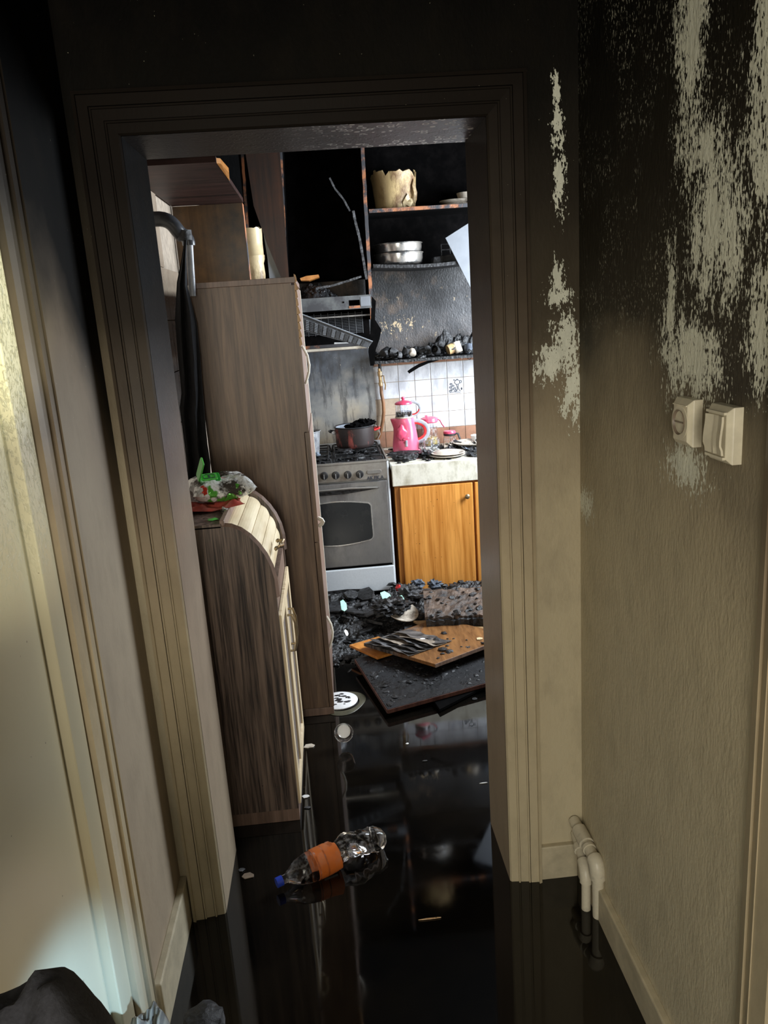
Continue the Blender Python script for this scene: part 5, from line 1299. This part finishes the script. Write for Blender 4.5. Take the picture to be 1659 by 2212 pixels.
c = at(1032, 1331, y=3.72)
mg = thing('white_mug', 'white melted mug with dark scribble at the right edge of the rubble', 'mug', c)
obj('mug_body', MB().lathe([(.024, 0), (.027, .004), (.030, .045), (.028, .045), (.02, .006)], (c.x + .012, c.y, c.z - .02), 24, fn=lambda r, z, t, i: (r * (1 + .1 * math.cos(t * 2)), z)), M['white'], mg, smooth=True)
sq = MB(); 
for pts in ([(-.014, .028), (-.006, .032), (-.008, .022), (-.002, .018)], [(.0, .030), (.006, .026), (.001, .020), (.007, .014), (.0, .010)], [(-.012, .012), (-.006, .008), (-.002, .013)]):
    sq.tube([(c.x + .012 + x, c.y - .0285, c.z - .02 + z) for x, z in pts], .0012, 5)
obj('mug_scribble', sq, M['ink'], mg)
flake('yellow_scrap', (1036, 1384), .10, .016, .014, 'ivory', 'small yellowish cap-like scrap on the honey board by the jamb', rot=.2, th=.012)
flake('white_scrap', (912, 1381), .108, .014, .008, 'white', 'small white chip lying on the honey board', rot=.1, th=.004)
rnd = random.Random(31)
for k in range(22):
    u, v = .15 + rnd.random() * .7, .05 + rnd.random() * .9
    p = N_ = at(940, 1442, z=.088) + (Rc - at(940, 1442, z=.088)) * u * .8 + (Lc - at(940, 1442, z=.088)) * v * .6 + Vector((0, 0, .0165))
    s_ = .004 + rnd.random() ** 2 * .012
    o = obj('char_crumb', MB().blob((p.x, p.y, p.z + s_ * .25), (s_ * 1.5, s_ * 1.2, s_ * .5), 1, .5, k), M['char']); tag(o, 'black char crumb on the honey board', 'crumb', 'char crumbs on the honey board')
# lid in the water and floating scraps
c = at(740, 1515, z=.002)
pl = thing('white_saucer', 'white round saucer half sunk in the black water by the tall cabinet', 'saucer', c)
obj('saucer_disc', MB().lathe([(.075, 0), (.078, .006), (.072, .010), (.01, .0105)], (c.x - .012, c.y, .002), 36), M['white'], pl, smooth=True)
obj('silt_ring', MB().lathe([(.079, 0), (.105, .001), (.102, .003), (.078, .004)], (c.x - .006, c.y - .01, .0005), 36, fn=lambda r, z, t, i: (r * (1 + (.08 * math.sin(t * 3) if 0 < i < 3 else 0)), z), caps=False), plain('silt', (.07, .065, .04), .4), pl, smooth=True)
mb = MB(); rnd = random.Random(3)
for k in range(26):
    a = rnd.random() * 6; r = rnd.random() * .05; s_ = .002 + rnd.random() * .006
    mb.blob((c.x - .012 + math.cos(a) * r, c.y + math.sin(a) * r, .0135), (s_ * 2, s_, .001), 1, .3, k)
obj('soot_specks', mb, M['char'], pl)
o = obj('clear_cup', MB().lathe([(.022, .0), (.028, .008), (.036, .05), (.0345, .05), (.026, .008)], (0, 0, 0), 24, Matrix.Rotation(1.2, 4, 'X')), M['pet'], smooth=True)
o.location = at(744, 1598, z=.030); WL[o.name] = o.location.copy(); tag(o, 'clear plastic cup lying in the water before the tall cabinet', 'cup')
for k, (px, py, w_, h_, mat, lab) in enumerate(((668, 1612, .022, .016, 'plate', 'brownish torn scrap floating next to the curved cabinet'), (660, 1721, .014, .009, 'white', 'small folded white scrap floating below the curved cabinet'), (664, 1745, .012, .006, 'ash', 'grey sliver floating below the small white scrap'),
        (535, 1893, .018, .014, 'socket_in', 'pinkish shard near the left jamb foot'), (522, 1880, .010, .008, 'ash', 'grey shard near the left jamb foot'), (930, 1985, .03, .002, 'splinter', 'thin pale splinter floating in the middle of the hall'), (1045, 1692, .014, .002, 'white', 'thin white sliver floating beside the right jamb'),
        (918, 1644, .010, .003, 'ash', 'small grey sliver floating in mid kitchen'), (880, 1607, .006, .005, 'white', 'tiny white chip floating below the tile reflection'), (1025, 1510, .012, .010, 'char', 'small black curl in the bright water reflection'))):
    flake('floating_scrap', (px, py), .001, w_, h_, mat, lab, rot=k * .7 if h_ > .003 else -.3, th=.003)
bb = obj('black_bag', MB().blob(tuple(at(440, 2205, z=.02)), (.05, .05, .02), 3, .12, 4, 2), M['char_gloss'], smooth=True); tag(bb, 'shiny black plastic bag at the bottom edge by the ribbed cloth', 'bag')
